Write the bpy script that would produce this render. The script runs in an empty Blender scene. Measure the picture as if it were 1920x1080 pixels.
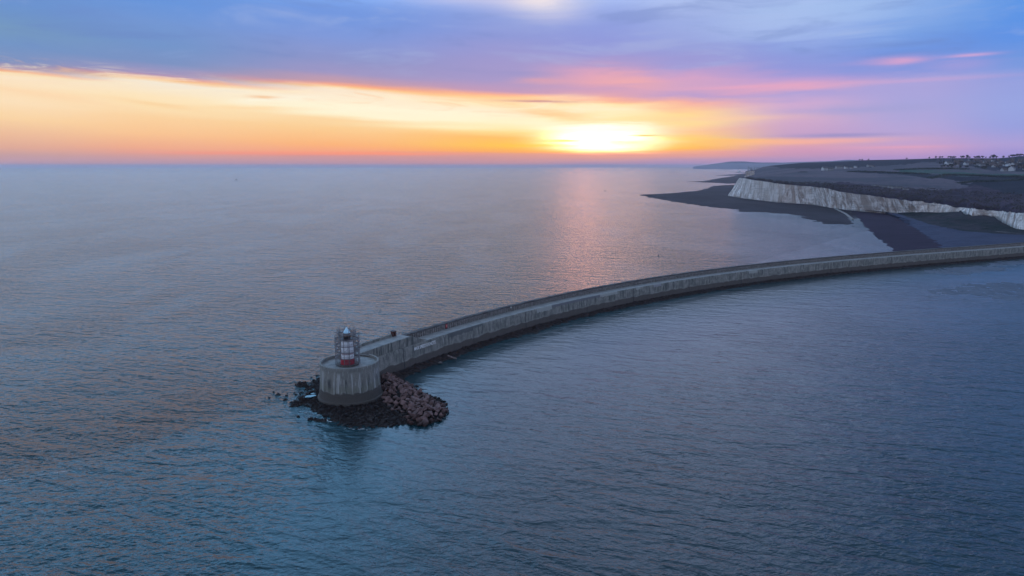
import bpy, bmesh, math, random
import numpy as np
from mathutils import Vector, Matrix, noise as mn

# ---------------------------------------------------------------- camera, sky, sun, exposure
sc = bpy.context.scene
col = sc.collection
random.seed(7)
F = 1280.0                      # focal length in photograph pixels (1920 wide)
CAM_H = 92.0
PITCH = math.atan(228.8 / F)
cam_d = bpy.data.cameras.new('camera')
cam = bpy.data.objects.new('camera', cam_d); col.objects.link(cam)
cam.location = (0, 0, CAM_H)
cam.rotation_euler = (math.pi / 2 - PITCH, 0, 0)
cam_d.sensor_width = 36; cam_d.lens = 36 * F / 1920
cam_d.clip_start = 1; cam_d.clip_end = 200000
sc.camera = cam
sc.view_settings.view_transform = 'Standard'
sc.view_settings.look = 'None'
sc.view_settings.exposure = 0
sc.view_settings.gamma = 1
sc.cycles.use_denoising = True
sc.cycles.max_bounces = 6
sc.cycles.volume_bounces = 0
sc.cycles.sample_clamp_indirect = 4

def ray(px, py):
    x = (px - 960) / F; y = -(py - 540) / F
    c, s = math.cos(PITCH), math.sin(PITCH)
    return (x, c + y * s, -s + y * c)
def onz(px, py, z):             # where the line of sight of a measured pixel meets height z
    d = ray(px, py); t = (z - CAM_H) / d[2]
    return Vector((d[0] * t, d[1] * t, z))
def atY(px, py, Y):
    d = ray(px, py); t = Y / d[1]
    return Vector((d[0] * t, Y, CAM_H + d[2] * t))
def s2l(c):
    c = c / 255.0
    return c / 12.92 if c <= 0.04045 else ((c + 0.055) / 1.055) ** 2.4
def rgb(r, g, b, k=1.0): return (s2l(r) * k, s2l(g) * k, s2l(b) * k, 1)
def az_el(px, py):
    d = ray(px, py)
    return math.atan2(d[0], d[1]), math.atan2(d[2], math.hypot(d[0], d[1]))

class NT:
    """small helper for writing node networks"""
    def __init__(s, tree): s.t = tree; s.n = tree.nodes; s.l = tree.links
    def _in(s, sock, v):
        if v is None: return
        if hasattr(v, 'is_output'): s.l.new(v, sock)
        else: sock.default_value = v
    def m(s, op, a, b=None, c=None, clamp=False):
        n = s.n.new('ShaderNodeMath'); n.operation = op; n.use_clamp = clamp
        s._in(n.inputs[0], a); s._in(n.inputs[1], b); s._in(n.inputs[2], c)
        return n.outputs[0]
    def ss(s, v, a, b, lo=0.0, hi=1.0, lin=False):
        n = s.n.new('ShaderNodeMapRange'); n.interpolation_type = 'LINEAR' if lin else 'SMOOTHSTEP'
        s._in(n.inputs[0], v); s._in(n.inputs[1], a); s._in(n.inputs[2], b); s._in(n.inputs[3], lo); s._in(n.inputs[4], hi)
        return n.outputs[0]
    def mix(s, f, a, b, mode='MIX'):
        n = s.n.new('ShaderNodeMix'); n.data_type = 'RGBA'; n.blend_type = mode
        s._in(n.inputs[0], f); s._in(n.inputs[6], a); s._in(n.inputs[7], b)
        return n.outputs[2]
    def ramp(s, f, stops, interp='LINEAR'):
        n = s.n.new('ShaderNodeValToRGB'); r = n.color_ramp; r.interpolation = interp
        while len(r.elements) > 1: r.elements.remove(r.elements[-1])
        r.elements[0].position = stops[0][0]; r.elements[0].color = stops[0][1]
        for p, c in stops[1:]:
            e = r.elements.new(p); e.color = c
        s._in(n.inputs[0], f); return n.outputs[0]
    def xyz(s, x, y, z):
        n = s.n.new('ShaderNodeCombineXYZ'); s._in(n.inputs[0], x); s._in(n.inputs[1], y); s._in(n.inputs[2], z)
        return n.outputs[0]
    def sep(s, v):
        n = s.n.new('ShaderNodeSeparateXYZ'); s.l.new(v, n.inputs[0]); return n.outputs
    def noise(s, v, scale, detail=3, rough=0.5, dist=0.0):
        n = s.n.new('ShaderNodeTexNoise'); s._in(n.inputs['Vector'], v)
        n.inputs['Scale'].default_value = scale; n.inputs['Detail'].default_value = detail
        n.inputs['Roughness'].default_value = rough; n.inputs['Distortion'].default_value = dist
        return n.outputs[0]
    def pos(s): return s.n.new('ShaderNodeNewGeometry').outputs['Position']

# --- the sky: sunset cloud deck, built from direction (azimuth, elevation), lights the whole scene
SUN_AZ, SUN_EL = az_el(1140, 262)
world = bpy.data.worlds.new('World'); sc.world = world; world.use_nodes = True
W = NT(world.node_tree); W.n.clear()
tc = W.n.new('ShaderNodeTexCoord').outputs['Generated']
X, Y, Z = W.sep(tc)
az = W.m('ARCTAN2', X, Y)
hyp = W.m('SQRT', W.m('ADD', W.m('MULTIPLY', X, X), W.m('MULTIPLY', Y, Y)))
el = W.m('ARCTAN2', Z, hyp)
nv = W.xyz(W.m('MULTIPLY', az, 3.2), W.m('MULTIPLY', el, 26), 0.3)
warp = W.m('SUBTRACT', W.noise(nv, 1.6, 5, 0.55, 0.3), 0.5)
nv2 = W.xyz(W.m('MULTIPLY', az, 5.0), W.m('MULTIPLY', el, 75), 4.1)
streak = W.m('SUBTRACT', W.noise(nv2, 1.5, 5, 0.6, 0.4), 0.5)
A1 = az_el(1100, 150)[0]
def shear(a, e): return e + 0.050 * min(max(a, -0.8), A1) * min(max(e / 0.080, 0), 1)
wcl = W.ss(el, 0.0, 0.080, lin=True)
sh = W.m('MULTIPLY', W.m('MULTIPLY', W.m('MINIMUM', W.m('MAXIMUM', az, -0.8), A1), 0.050), wcl)
warpamt = W.m('MULTIPLY', W.ss(az, 0.0, 0.30, 0.010, 0.030), W.ss(el, 0.015, 0.07, 0.12, 1.0))
e1 = W.m('ADD', W.m('ADD', el, sh), W.m('MULTIPLY', warp, warpamt))
e1 = W.m('ADD', e1, W.m('MULTIPLY', streak, W.m('MULTIPLY', W.ss(az, -0.05, 0.25, 0.002, 0.012), wcl)))
E0, E1 = -0.02, 0.26
cols = {
 0: [(311,190,150,165),(300,200,158,166),(291,203,160,160),(276,228,172,150),(250,240,190,155),(220,252,214,165),(190,254,226,188),(165,254,224,184),(140,252,230,200),(133,250,222,180),(130,246,175,135),(125,170,145,175),(112,124,146,192),(80,113,148,198),(50,116,152,192),(0,104,145,206)],
 300: [(311,192,150,162),(300,202,155,162),(290,222,160,150),(279,244,172,138),(251,252,198,146),(220,253,212,160),(205,254,224,178),(180,254,230,190),(156,246,234,215),(150,250,200,145),(146,232,160,145),(140,162,147,188),(118,122,146,195),(85,113,148,202),(40,114,150,210),(0,100,148,218)],
 640: [(311,196,146,158),(301,202,152,158),(292,214,152,152),(287,250,162,128),(272,255,182,120),(246,253,205,144),(223,253,216,162),(213,255,246,212),(190,255,240,212),(170,251,232,208),(166,253,205,150),(162,248,165,135),(155,195,155,172),(138,158,150,196),(110,138,148,202),(70,128,152,216),(30,114,150,222),(0,118,156,228)],
 960: [(311,198,145,155),(301,206,148,155),(289,212,155,150),(285,253,168,90),(273,255,196,85),(258,255,190,108),(245,255,232,165),(230,255,247,212),(210,253,238,210),(196,255,236,192),(184,255,205,150),(179,246,175,150),(172,190,152,188),(150,160,150,202),(110,152,150,207),(70,138,152,216),(35,140,160,222),(0,160,175,228)],
 1130: [(309,172,145,180),(300,205,150,162),(289,240,160,140),(284,255,190,60),(278,255,250,215),(240,255,255,236),(225,255,235,170),(205,255,238,198),(196,255,215,140),(188,245,172,150),(178,215,160,180),(165,198,155,192),(152,224,163,182),(136,214,160,190),(118,165,152,206),(95,134,146,216),(50,134,155,223),(0,150,175,233)],
 1280: [(309,168,145,188),(298,185,148,182),(286,238,160,152),(279,255,185,90),(263,255,214,112),(246,246,192,158),(225,255,224,150),(206,253,214,152),(191,240,175,166),(178,180,155,206),(164,200,160,200),(150,205,160,200),(126,152,150,213),(90,137,150,216),(50,144,165,226),(0,165,186,233)],
 1500: [(309,165,148,198),(298,178,148,195),(284,203,152,190),(272,220,162,182),(265,245,175,163),(256,186,155,205),(236,200,165,205),(215,206,170,205),(196,205,170,210),(176,172,160,216),(163,222,165,196),(151,188,158,211),(126,138,150,219),(90,130,155,223),(50,150,175,233),(20,162,190,236),(0,165,190,238)],
 1720: [(309,165,150,208),(296,175,148,206),(281,204,160,200),(250,180,165,216),(220,170,165,219),(190,166,165,221),(150,168,162,219),(130,130,150,221),(90,105,146,223),(50,110,155,226),(0,114,160,229)],
 1920: [(309,150,145,210),(291,155,146,212),(270,174,160,216),(240,150,160,223),(200,150,165,226),(150,148,160,223),(110,110,150,223),(60,90,145,229),(0,88,148,229)],
}
keys = sorted(cols)
prev = None
for k in keys:
    stops = []
    ca = az_el(k, 170)[0]
    for (py, r, g, b) in cols[k]:
        a_, e_ = az_el(k, py)
        stops.append(((shear(ca, e_) - E0) / (E1 - E0), rgb(r, g, b)))
    stops.sort(key=lambda t: t[0])
    pos_ = W.ss(e1, E0, E1, lin=True)
    c = W.ramp(pos_, stops)
    if prev is None: sky = c
    else: sky = W.mix(W.ss(az, prev, ca), sky, c)
    prev = ca
# off to the sides, overhead and behind: dusk blues
wn = W.noise(W.xyz(W.m('MULTIPLY', X, 2.0), W.m('MULTIPLY', Y, 2.0), W.m('MULTIPLY', Z, 6.0)), 1.4, 5, 0.55)
dusk = W.mix(wn, rgb(126, 152, 186), rgb(164, 178, 200))
low = W.mix(wn, rgb(160, 184, 226, 2.3), rgb(186, 200, 230, 2.5))
low = W.mix(W.ss(az, -2.6, -1.2), low, rgb(200, 204, 226, 2.7))
low = W.mix(W.ss(az, 0.8, 1.6), low, rgb(164, 178, 216, 2.0))
back = W.mix(W.ss(el, 0.0, 0.5), low, dusk)
sky = W.mix(W.ss(W.m('ABSOLUTE', az), 0.75, 1.7), sky, back)
upper = W.mix(W.ss(W.m('ADD', az, W.m('MULTIPLY', W.m('SUBTRACT', wn, .5), .5)), 0.30, 0.72), W.mix(W.ss(az, .02, -.32), W.mix(wn, rgb(144, 174, 220, 2.7), rgb(186, 198, 226, 2.7)), W.mix(wn, rgb(98, 172, 232, 3.8), rgb(146, 194, 236, 3.8))), rgb(112, 160, 230, 1.15))
sky = W.mix(W.m('MULTIPLY', W.ss(el, 0.20, 0.32), W.ss(W.m('ABSOLUTE', az), 1.5, 0.8)), sky, upper)
sky = W.mix(W.ss(el, 0.50, 0.95), sky, dusk)
def blob(px, py, rx, ry, c, k=1.0, tilt=0.0, wamp=0.6, strength=1.0, soft=1.0):
    global sky
    a, e = az_el(px, py)
    da = W.m('SUBTRACT', az, a)
    de = W.m('SUBTRACT', el, e)
    if tilt: de = W.m('ADD', de, W.m('MULTIPLY', da, tilt))
    de = W.m('ADD', de, W.m('MULTIPLY', warp, wamp * ry / F))
    de = W.m('ADD', de, W.m('MULTIPLY', streak, wamp * 1.4 * ry / F))
    qa = W.m('DIVIDE', da, rx / F); qe = W.m('DIVIDE', de, ry / F)
    r2 = W.m('ADD', W.m('MULTIPLY', qa, qa), W.m('MULTIPLY', qe, qe))
    r2 = W.m('ADD', r2, W.m('MULTIPLY', warp, 1.2 * wamp))
    f = W.m('MULTIPLY', W.m('EXPONENT', W.m('MULTIPLY', r2, -1.0 * soft)), strength, clamp=True)
    sky = W.mix(f, sky, rgb(*c, k))
blob(1008, -2, 62, 24, (240, 230, 234), strength=1.0, tilt=0.12)
blob(900, -4, 120, 12, (205, 200, 226), strength=.5)
blob(1455, 45, 150, 30, (166, 190, 236), strength=.6, tilt=-.05, wamp=1.5)
blob(1640, 15, 110, 34, (160, 190, 238), strength=.6, wamp=1.5)
blob(560, 30, 260, 26, (108, 150, 224), strength=.4)
blob(380, 196, 130, 9, (255, 232, 190), strength=.6, tilt=.06, wamp=2)
blob(510, 186, 60, 5, (255, 250, 232), strength=.8, tilt=-.08, wamp=2)
blob(700, 206, 190, 9, (255, 250, 222), strength=.7, tilt=.05, wamp=1.6)
blob(470, 203, 90, 4, (254, 216, 160), strength=.6, tilt=-.02, wamp=2)
blob(90, 180, 90, 6, (254, 216, 172), strength=.6, tilt=.12, wamp=2)
blob(300, 197, 60, 4, (252, 214, 160), strength=.7, tilt=.12, wamp=2)
blob(495, 182, 26, 2.5, (245, 190, 140), strength=.9, wamp=2)
blob(700, 288, 240, 3, (255, 150, 118), strength=.8, wamp=1)
blob(440, 287, 110, 3, (250, 150, 128), strength=.7, wamp=1)
blob(1040, 214, 100, 9, (252, 212, 160), strength=.8, tilt=.14, wamp=2)
blob(860, 238, 150, 5, (255, 245, 205), strength=.7, tilt=.02)
blob(1130, 200, 90, 12, (255, 240, 205), strength=.6, tilt=.1, wamp=2)
blob(1010, 190, 70, 2.5, (206, 150, 150), strength=.8, tilt=.02, wamp=2)
blob(1180, 150, 60, 12, (232, 168, 176), strength=.75, tilt=.18, wamp=2)
blob(1010, 151, 50, 7, (226, 162, 172), strength=.7, wamp=2)
blob(1120, 128, 40, 9, (214, 160, 190), strength=.5, wamp=2)
blob(1340, 222, 110, 6, (250, 205, 170), strength=.7, wamp=2)
blob(1390, 265, 150, 5, (252, 190, 130), strength=.7, wamp=1.5)
blob(1430, 162, 120, 3.5, (226, 165, 195), strength=.8, wamp=1)
blob(1570, 254, 80, 3, (148, 145, 202), strength=.9, wamp=.5)
blob(1600, 205, 110, 8, (158, 160, 214), strength=.8, wamp=1.5)
blob(1680, 276, 70, 2.4, (228, 165, 190), strength=.7, wamp=1)
blob(1550, 264, 90, 3, (236, 172, 180), strength=.6, wamp=1)
blob(1685, 114, 34, 5.5, (228, 166, 202), strength=.9, wamp=1.5)
blob(1640, 116, 50, 4, (170, 155, 216), strength=.6, wamp=1.5)
blob(1820, 103, 32, 2.6, (206, 166, 214), strength=.8, wamp=1)
blob(1800, 123, 40, 8, (166, 156, 218), strength=.6, wamp=2)
blob(1700, 152, 130, 3, (196, 165, 214), strength=.5, wamp=1)
blob(1130, 262, 210, 24, (255, 205, 70), strength=.55, wamp=1.2)
blob(1125, 263, 66, 12, (255, 150, 108), 26.0, wamp=1.2, strength=.85)
blob(1135, 243, 100, 11, (255, 252, 232), 1.2, wamp=2.4, strength=1.0)
blob(1150, 263, 58, 12, (255, 250, 225), 1.5, wamp=2.0, strength=1.0)
blob(1195, 268, 60, 6, (255, 246, 200), 1.0, wamp=2.0, strength=.9)
blob(1060, 264, 46, 2.6, (255, 190, 40), strength=.9, wamp=1.2)
blob(1020, 272, 70, 3.2, (255, 205, 50), strength=.7, wamp=1.2)
blob(1210, 254, 26, 1.6, (235, 175, 40), strength=.8, wamp=1)
blob(1125, 291, 250, 5, (226, 156, 146), strength=.75, wamp=.3)
cl1 = W.noise(W.xyz(W.m('ADD', W.m('MULTIPLY', az, 7.0), W.m('MULTIPLY', el, 9.0)), W.m('MULTIPLY', el, 60), 1.7), 1.3, 7, .62, .8)
cl2 = W.noise(W.xyz(W.m('MULTIPLY', az, 4.0), W.m('MULTIPLY', el, 22), 7.7), 1.5, 6, .6, .5)
lowband = W.m('MULTIPLY', W.ss(e1, .055, .085), W.m('MULTIPLY', W.ss(e1, .100, .086), W.ss(az, .22, .10)))
sky = W.mix(W.m('MULTIPLY', W.ss(cl1, .48, .68), W.m('MULTIPLY', lowband, .7)), sky, rgb(255, 240, 208))
sky = W.mix(W.m('MULTIPLY', W.ss(cl1, .46, .30), W.m('MULTIPLY', lowband, .45)), sky, rgb(250, 196, 140))
upb = W.ss(el, .11, .15)
sky = W.mix(W.m('MULTIPLY', W.ss(cl2, .5, .72), W.m('MULTIPLY', upb, .38)), sky, rgb(168, 184, 226))
sky = W.mix(W.m('MULTIPLY', W.ss(cl2, .48, .30), W.m('MULTIPLY', upb, .38)), sky, rgb(104, 132, 196))
nish = W.n.new('ShaderNodeTexSky'); nish.sky_type = 'NISHITA'; nish.sun_disc = False
nish.sun_elevation = max(SUN_EL, math.radians(1)); nish.sun_rotation = SUN_AZ
nish.air_density = 1.2; nish.dust_density = 2.0; nish.altitude = 90
bg1 = W.n.new('ShaderNodeBackground'); W.l.new(nish.outputs[0], bg1.inputs[0]); bg1.inputs[1].default_value = 0.05
bg2 = W.n.new('ShaderNodeBackground'); W.l.new(sky, bg2.inputs[0]); bg2.inputs[1].default_value = 1.07
mixb = W.n.new('ShaderNodeMixShader'); mixb.inputs[0].default_value = 0.93
W.l.new(bg1.outputs[0], mixb.inputs[1]); W.l.new(bg2.outputs[0], mixb.inputs[2])
wo = W.n.new('ShaderNodeOutputWorld'); W.l.new(mixb.outputs[0], wo.inputs[0])
world.cycles.sampling_method = 'MANUAL'; world.cycles.sample_map_resolution = 1024

sun_d = bpy.data.lights.new('sun', 'SUN'); sun_d.energy = 0.005; sun_d.angle = math.radians(8)
sun_d.color = (1.0, 0.42, 0.20)
sun = bpy.data.objects.new('sun', sun_d); col.objects.link(sun)
sdir = Vector((math.sin(SUN_AZ) * math.cos(SUN_EL), math.cos(SUN_AZ) * math.cos(SUN_EL), math.sin(SUN_EL)))
sun.rotation_euler = (sdir).to_track_quat('Z', 'Y').to_euler()
sun.location = sdir * 500 + Vector((0, 0, 200))

# ---------------------------------------------------------------- helpers
def tag(o, label=None, cat=None, group=None, kind=None):
    if label: o['label'] = label
    if cat: o['category'] = cat
    if group: o['group'] = group
    if kind: o['kind'] = kind
    return o
def mesh_obj(name, verts, faces, mat, parent=None, smooth=False, uvs=None):
    me = bpy.data.meshes.new(name); me.from_pydata([tuple(v) for v in verts], [], faces)
    if mat: me.materials.append(mat)
    if uvs is not None:
        uvl = me.uv_layers.new(name='uv')
        for li, l in enumerate(me.loops): uvl.data[li].uv = uvs[l.vertex_index]
    if smooth: me.polygons.foreach_set('use_smooth', [True] * len(me.polygons))
    me.update()
    o = bpy.data.objects.new(name, me); col.objects.link(o)
    if parent: o.parent = parent
    return o
def empty(name, loc=(0, 0, 0), rz=0):
    o = bpy.data.objects.new(name, None); o.location = loc; o.rotation_euler = (0, 0, rz); o.empty_display_size = .5
    col.objects.link(o); return o
def copy_thing(o, loc, rot=(0, 0, 0), scale=None):
    c = o.copy(); col.objects.link(c); c.location = loc; c.rotation_euler = rot
    if scale: c.scale = scale
    for ch in o.children:
        d = ch.copy(); col.objects.link(d); d.parent = c
    return c
class MB:
    def __init__(s): s.v = []; s.f = []
    def box(s, c, sz, rz=0, ux=None):
        b = len(s.v); cx, cy, cz = c; hx, hy, hz = sz[0] / 2, sz[1] / 2, sz[2] / 2
        co, si = math.cos(rz), math.sin(rz)
        for dz in (-hz, hz):
            for dx, dy in ((-hx, -hy), (hx, -hy), (hx, hy), (-hx, hy)):
                s.v.append((cx + dx * co - dy * si, cy + dx * si + dy * co, cz + dz))
        for f in ((3, 2, 1, 0), (4, 5, 6, 7), (0, 1, 5, 4), (1, 2, 6, 5), (2, 3, 7, 6), (3, 0, 4, 7)): s.f.append(tuple(b + i for i in f))
    def tube(s, a, b_, r, n=6):
        a = Vector(a); b_ = Vector(b_); d = (b_ - a).normalized()
        u = d.orthogonal().normalized(); w = d.cross(u); k = len(s.v)
        for p in (a, b_):
            for i in range(n):
                t = 2 * math.pi * i / n; s.v.append(tuple(p + (u * math.cos(t) + w * math.sin(t)) * r))
        for i in range(n): s.f.append((k + i, k + (i + 1) % n, k + n + (i + 1) % n, k + n + i))
        s.f.append(tuple(k + i for i in reversed(range(n)))); s.f.append(tuple(k + n + i for i in range(n)))
    def lathe(s, prof, n=32, a0=0.0, c=(0, 0)):
        k = len(s.v)
        for r, z in prof:
            for i in range(n):
                t = a0 + 2 * math.pi * i / n; s.v.append((c[0] + r * math.cos(t), c[1] + r * math.sin(t), z))
        for j in range(len(prof) - 1):
            for i in range(n):
                s.f.append((k + j * n + i, k + j * n + (i + 1) % n, k + (j + 1) * n + (i + 1) % n, k + (j + 1) * n + i))
    def obj(s, name, mat, parent=None, smooth=False): return mesh_obj(name, s.v, s.f, mat, parent, smooth)

def newmat(name):
    m = bpy.data.materials.new(name); m.use_nodes = True
    N = NT(m.node_tree); b = m.node_tree.nodes['Principled BSDF']
    return m, N, b
def flat(name, c, rough=.7, metal=0, var=.25, scale=1.5):
    m, N, b = newmat(name)
    f = N.noise(N.pos(), scale, 4, .6)
    c2 = tuple(x * (1 - var) for x in c[:3]) + (1,); c3 = tuple(min(1, x * (1 + var)) for x in c[:3]) + (1,)
    N.l.new(N.mix(N.ss(f, .35, .65), c2, c3), b.inputs['Base Color'])
    b.inputs['Roughness'].default_value = rough; b.inputs['Metallic'].default_value = metal
    return m
def bump(N, b, h, dist, strength=1.0):
    n = N.n.new('ShaderNodeBump'); n.inputs['Strength'].default_value = strength; n.inputs['Distance'].default_value = dist
    N._in(n.inputs['Height'], h); N.l.new(n.outputs[0], b.inputs['Normal']); return n
def fbm(x, y, z=0.0, s=1.0, o=4):
    return mn.fractal(Vector((x * s, y * s, z * s)), 1.0, 2.0, o)

# ---------------------------------------------------------------- breakwater path
COPING = [(770,649),(789.6,639.5),(887,612.5),(979,587.5),(1033,573.5),(1100,558),(1187,539),(1292,521),(1400,506.5),(1557,493),(1671,483.5),(1806,471.5),(1920,461.5),(2060,450)]
ZD = 10.5
cp = [onz(707, 671.5, ZD)] + [onz(x, y, ZD) for x, y in COPING]
# smooth the measured points: fit low-order polynomials of arc length
sarc = [0.0]
for a, b in zip(cp, cp[1:]): sarc.append(sarc[-1] + (b - a).length)
wts = np.ones(len(cp)); wts[:5] = 2.5
fx = np.polyfit(sarc, [p.x for p in cp], 4, w=wts); fy = np.polyfit(sarc, [p.y for p in cp], 4, w=wts)
SMAX = sarc[-1]
def pathp(s): return Vector((np.polyval(fx, s), np.polyval(fy, s), 0))
dfx = np.polyder(fx); dfy = np.polyder(fy)
def frame(s):
    if s < 0:
        p = pathp(0); t = Vector((np.polyval(dfx, 0), np.polyval(dfy, 0), 0)).normalized(); p = p + t * s
    else:
        p = pathp(s); t = Vector((np.polyval(dfx, s), np.polyval(dfy, s), 0)).normalized()
    return p, t, Vector((-t.y, t.x, 0))        # left normal = seaward
def sp(s, o, z):
    p, t, n = frame(s); return p + n * o + Vector((0, 0, z))
def s_of_px(px, z=ZD, o=0.0):
    best = None
    for i in range(0, int(SMAX * 2) + 40):
        s = i / 2 - 20; v = sp(s, o, z)
        c_, s_ = math.cos(PITCH), math.sin(PITCH)
        zc = v.y * c_ - (v.z - CAM_H) * s_
        d = abs(960 + F * v.x / zc - px)
        if best is None or d < best[0]: best = (d, s)
    return best[1]
DC = onz(655, 676.5, 15.5); DX, DY = DC.x, DC.y; DR = 11.4
# circle through the path, for the sheltered water
p0, p1, p2 = pathp(0), pathp(SMAX * .5), pathp(SMAX)
def circ(a, b, c):
    d = 2 * (a.x * (b.y - c.y) + b.x * (c.y - a.y) + c.x * (a.y - b.y))
    ux = ((a.x**2 + a.y**2) * (b.y - c.y) + (b.x**2 + b.y**2) * (c.y - a.y) + (c.x**2 + c.y**2) * (a.y - b.y)) / d
    uy = ((a.x**2 + a.y**2) * (c.x - b.x) + (b.x**2 + b.y**2) * (a.x - c.x) + (c.x**2 + c.y**2) * (b.x - a.x)) / d
    return ux, uy, math.hypot(a.x - ux, a.y - uy)
CX, CY, CR = circ(p0, p1, p2)

# ---------------------------------------------------------------- materials
def mat_water():
    m, N, b = newmat('sea_water')
    x, y, z = N.sep(N.pos())
    b.inputs['IOR'].default_value = 1.333
    b.inputs['Roughness'].default_value = 0.20
    # open sea versus water sheltered by the breakwater
    wob = N.m('SUBTRACT', N.noise(N.xyz(x, y, 0), 0.012, 4, .55), .5)
    rad = N.m('SQRT', N.m('ADD', N.m('POWER', N.m('SUBTRACT', x, CX), 2), N.m('POWER', N.m('SUBTRACT', y, CY), 2)))
    inner = N.m('SUBTRACT', CR, rad)                    # >0 harbour side, metres from wall
    a = onz(0, 905, 0); c = onz(560, 742, 0); d = (c - a).normalized(); nn = Vector((-d.y, d.x, 0))
    side = N.m('ADD', N.m('MULTIPLY', N.m('SUBTRACT', x, a.x), nn.x), N.m('MULTIPLY', N.m('SUBTRACT', y, a.y), nn.y))
    side = N.m('ADD', side, N.m('MULTIPLY', wob, 14.0))
    openl = N.ss(side, -3.0, 3.0)                       # rough water beyond the tide line
    far_ = N.ss(N.m('ADD', x, 60.0), 0.0, 40.0)
    harbour = N.m('MULTIPLY', N.ss(inner, -4.0, 4.0), N.ss(x, -75.0, -45.0))
    shelter = N.m('MULTIPLY', harbour, N.ss(N.m('ADD', inner, N.m('MULTIPLY', wob, 60.0)), 0.0, 260.0, 1.0, 0.25))
    def waves(ang, lx, ly, sc_, det, off, dist=0.6):
        ca, sa = math.cos(ang), math.sin(ang)
        u = N.m('ADD', N.m('MULTIPLY', x, ca / lx), N.m('MULTIPLY', y, sa / lx))
        v = N.m('ADD', N.m('MULTIPLY', x, -sa / ly), N.m('MULTIPLY', y, ca / ly))
        return N.noise(N.xyz(u, v, off), sc_, det, .55, dist)
    w0 = waves(math.radians(-16), 34, 12.0, 1, 2, 1.3, .9)
    w1 = waves(math.radians(-22), 9.5, 3.6, 1, 3, 5.3)
    w2 = waves(math.radians(12), 3.4, 1.7, 1, 3, 8.8)
    w3 = waves(math.radians(-35), 1.2, .75, 1, 2, 2.2)
    h = N.m('ADD', N.m('MULTIPLY', w0, 2.6), N.m('MULTIPLY', w1, 1.6))
    h = N.m('ADD', h, N.m('MULTIPLY', w2, .70)); h = N.m('ADD', h, N.m('MULTIPLY', w3, .2))
    amp = N.m('MULTIPLY', N.m('SUBTRACT', 1.0, N.m('MULTIPLY', shelter, .82)), N.ss(openl, 0, 1, .78, 1.18))
    fr = N.m('DIVIDE', N.m('SUBTRACT', side, 22.0), 22.0)
    front = N.m('MULTIPLY', N.m('EXPONENT', N.m('MULTIPLY', N.m('MULTIPLY', fr, fr), -1.0)), N.ss(x, -30.0, -90.0))
    amp = N.m('MULTIPLY', amp, N.m('ADD', 1.0, N.m('MULTIPLY', front, .55)))
    patch = N.ss(N.noise(N.xyz(x, N.m('MULTIPLY', y, .45), 3), 0.010, 5, .6, 1.0), .34, .64, .74, 1.22)
    amp = N.m('MULTIPLY', amp, patch)
    bn = N.n.new('ShaderNodeBump'); bn.inputs['Strength'].default_value = 1; bn.inputs['Distance'].default_value = 1
    N._in(bn.inputs['Height'], N.m('MULTIPLY', N.m('SUBTRACT', h, 2.5), amp))
    # small wavelets as random facet slopes (they stay rough out to the horizon)
    tn = N.n.new('ShaderNodeTexNoise'); N.l.new(N.xyz(N.m('MULTIPLY', x, .45), N.m('MULTIPLY', y, .75), 0), tn.inputs['Vector'])
    tn.inputs['Scale'].default_value = 1.0; tn.inputs['Detail'].default_value = 3; tn.inputs['Roughness'].default_value = .6
    vs_ = N.n.new('ShaderNodeVectorMath'); vs_.operation = 'SUBTRACT'; N.l.new(tn.outputs['Color'], vs_.inputs[0]); vs_.inputs[1].default_value = (.5, .5, .5)
    sx, sy, sz = N.sep(vs_.outputs[0])
    ka = N.m('MULTIPLY', amp, N.ss(harbour, 0, 1, 1.15, .75))
    sl = N.xyz(N.m('MULTIPLY', sx, ka), N.m('MULTIPLY', sy, ka), 0)
    va = N.n.new('ShaderNodeVectorMath'); va.operation = 'ADD'; N.l.new(bn.outputs[0], va.inputs[0]); N.l.new(sl, va.inputs[1])
    vn = N.n.new('ShaderNodeVectorMath'); vn.operation = 'NORMALIZE'; N.l.new(va.outputs[0], vn.inputs[0])
    N.l.new(vn.outputs[0], b.inputs['Normal'])
    deep = N.mix(harbour, (0.008, 0.050, 0.064, 1), (0.008, 0.038, 0.050, 1))
    N.l.new(deep, b.inputs['Base Color'])
    return m
WATER = mat_water()

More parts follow.
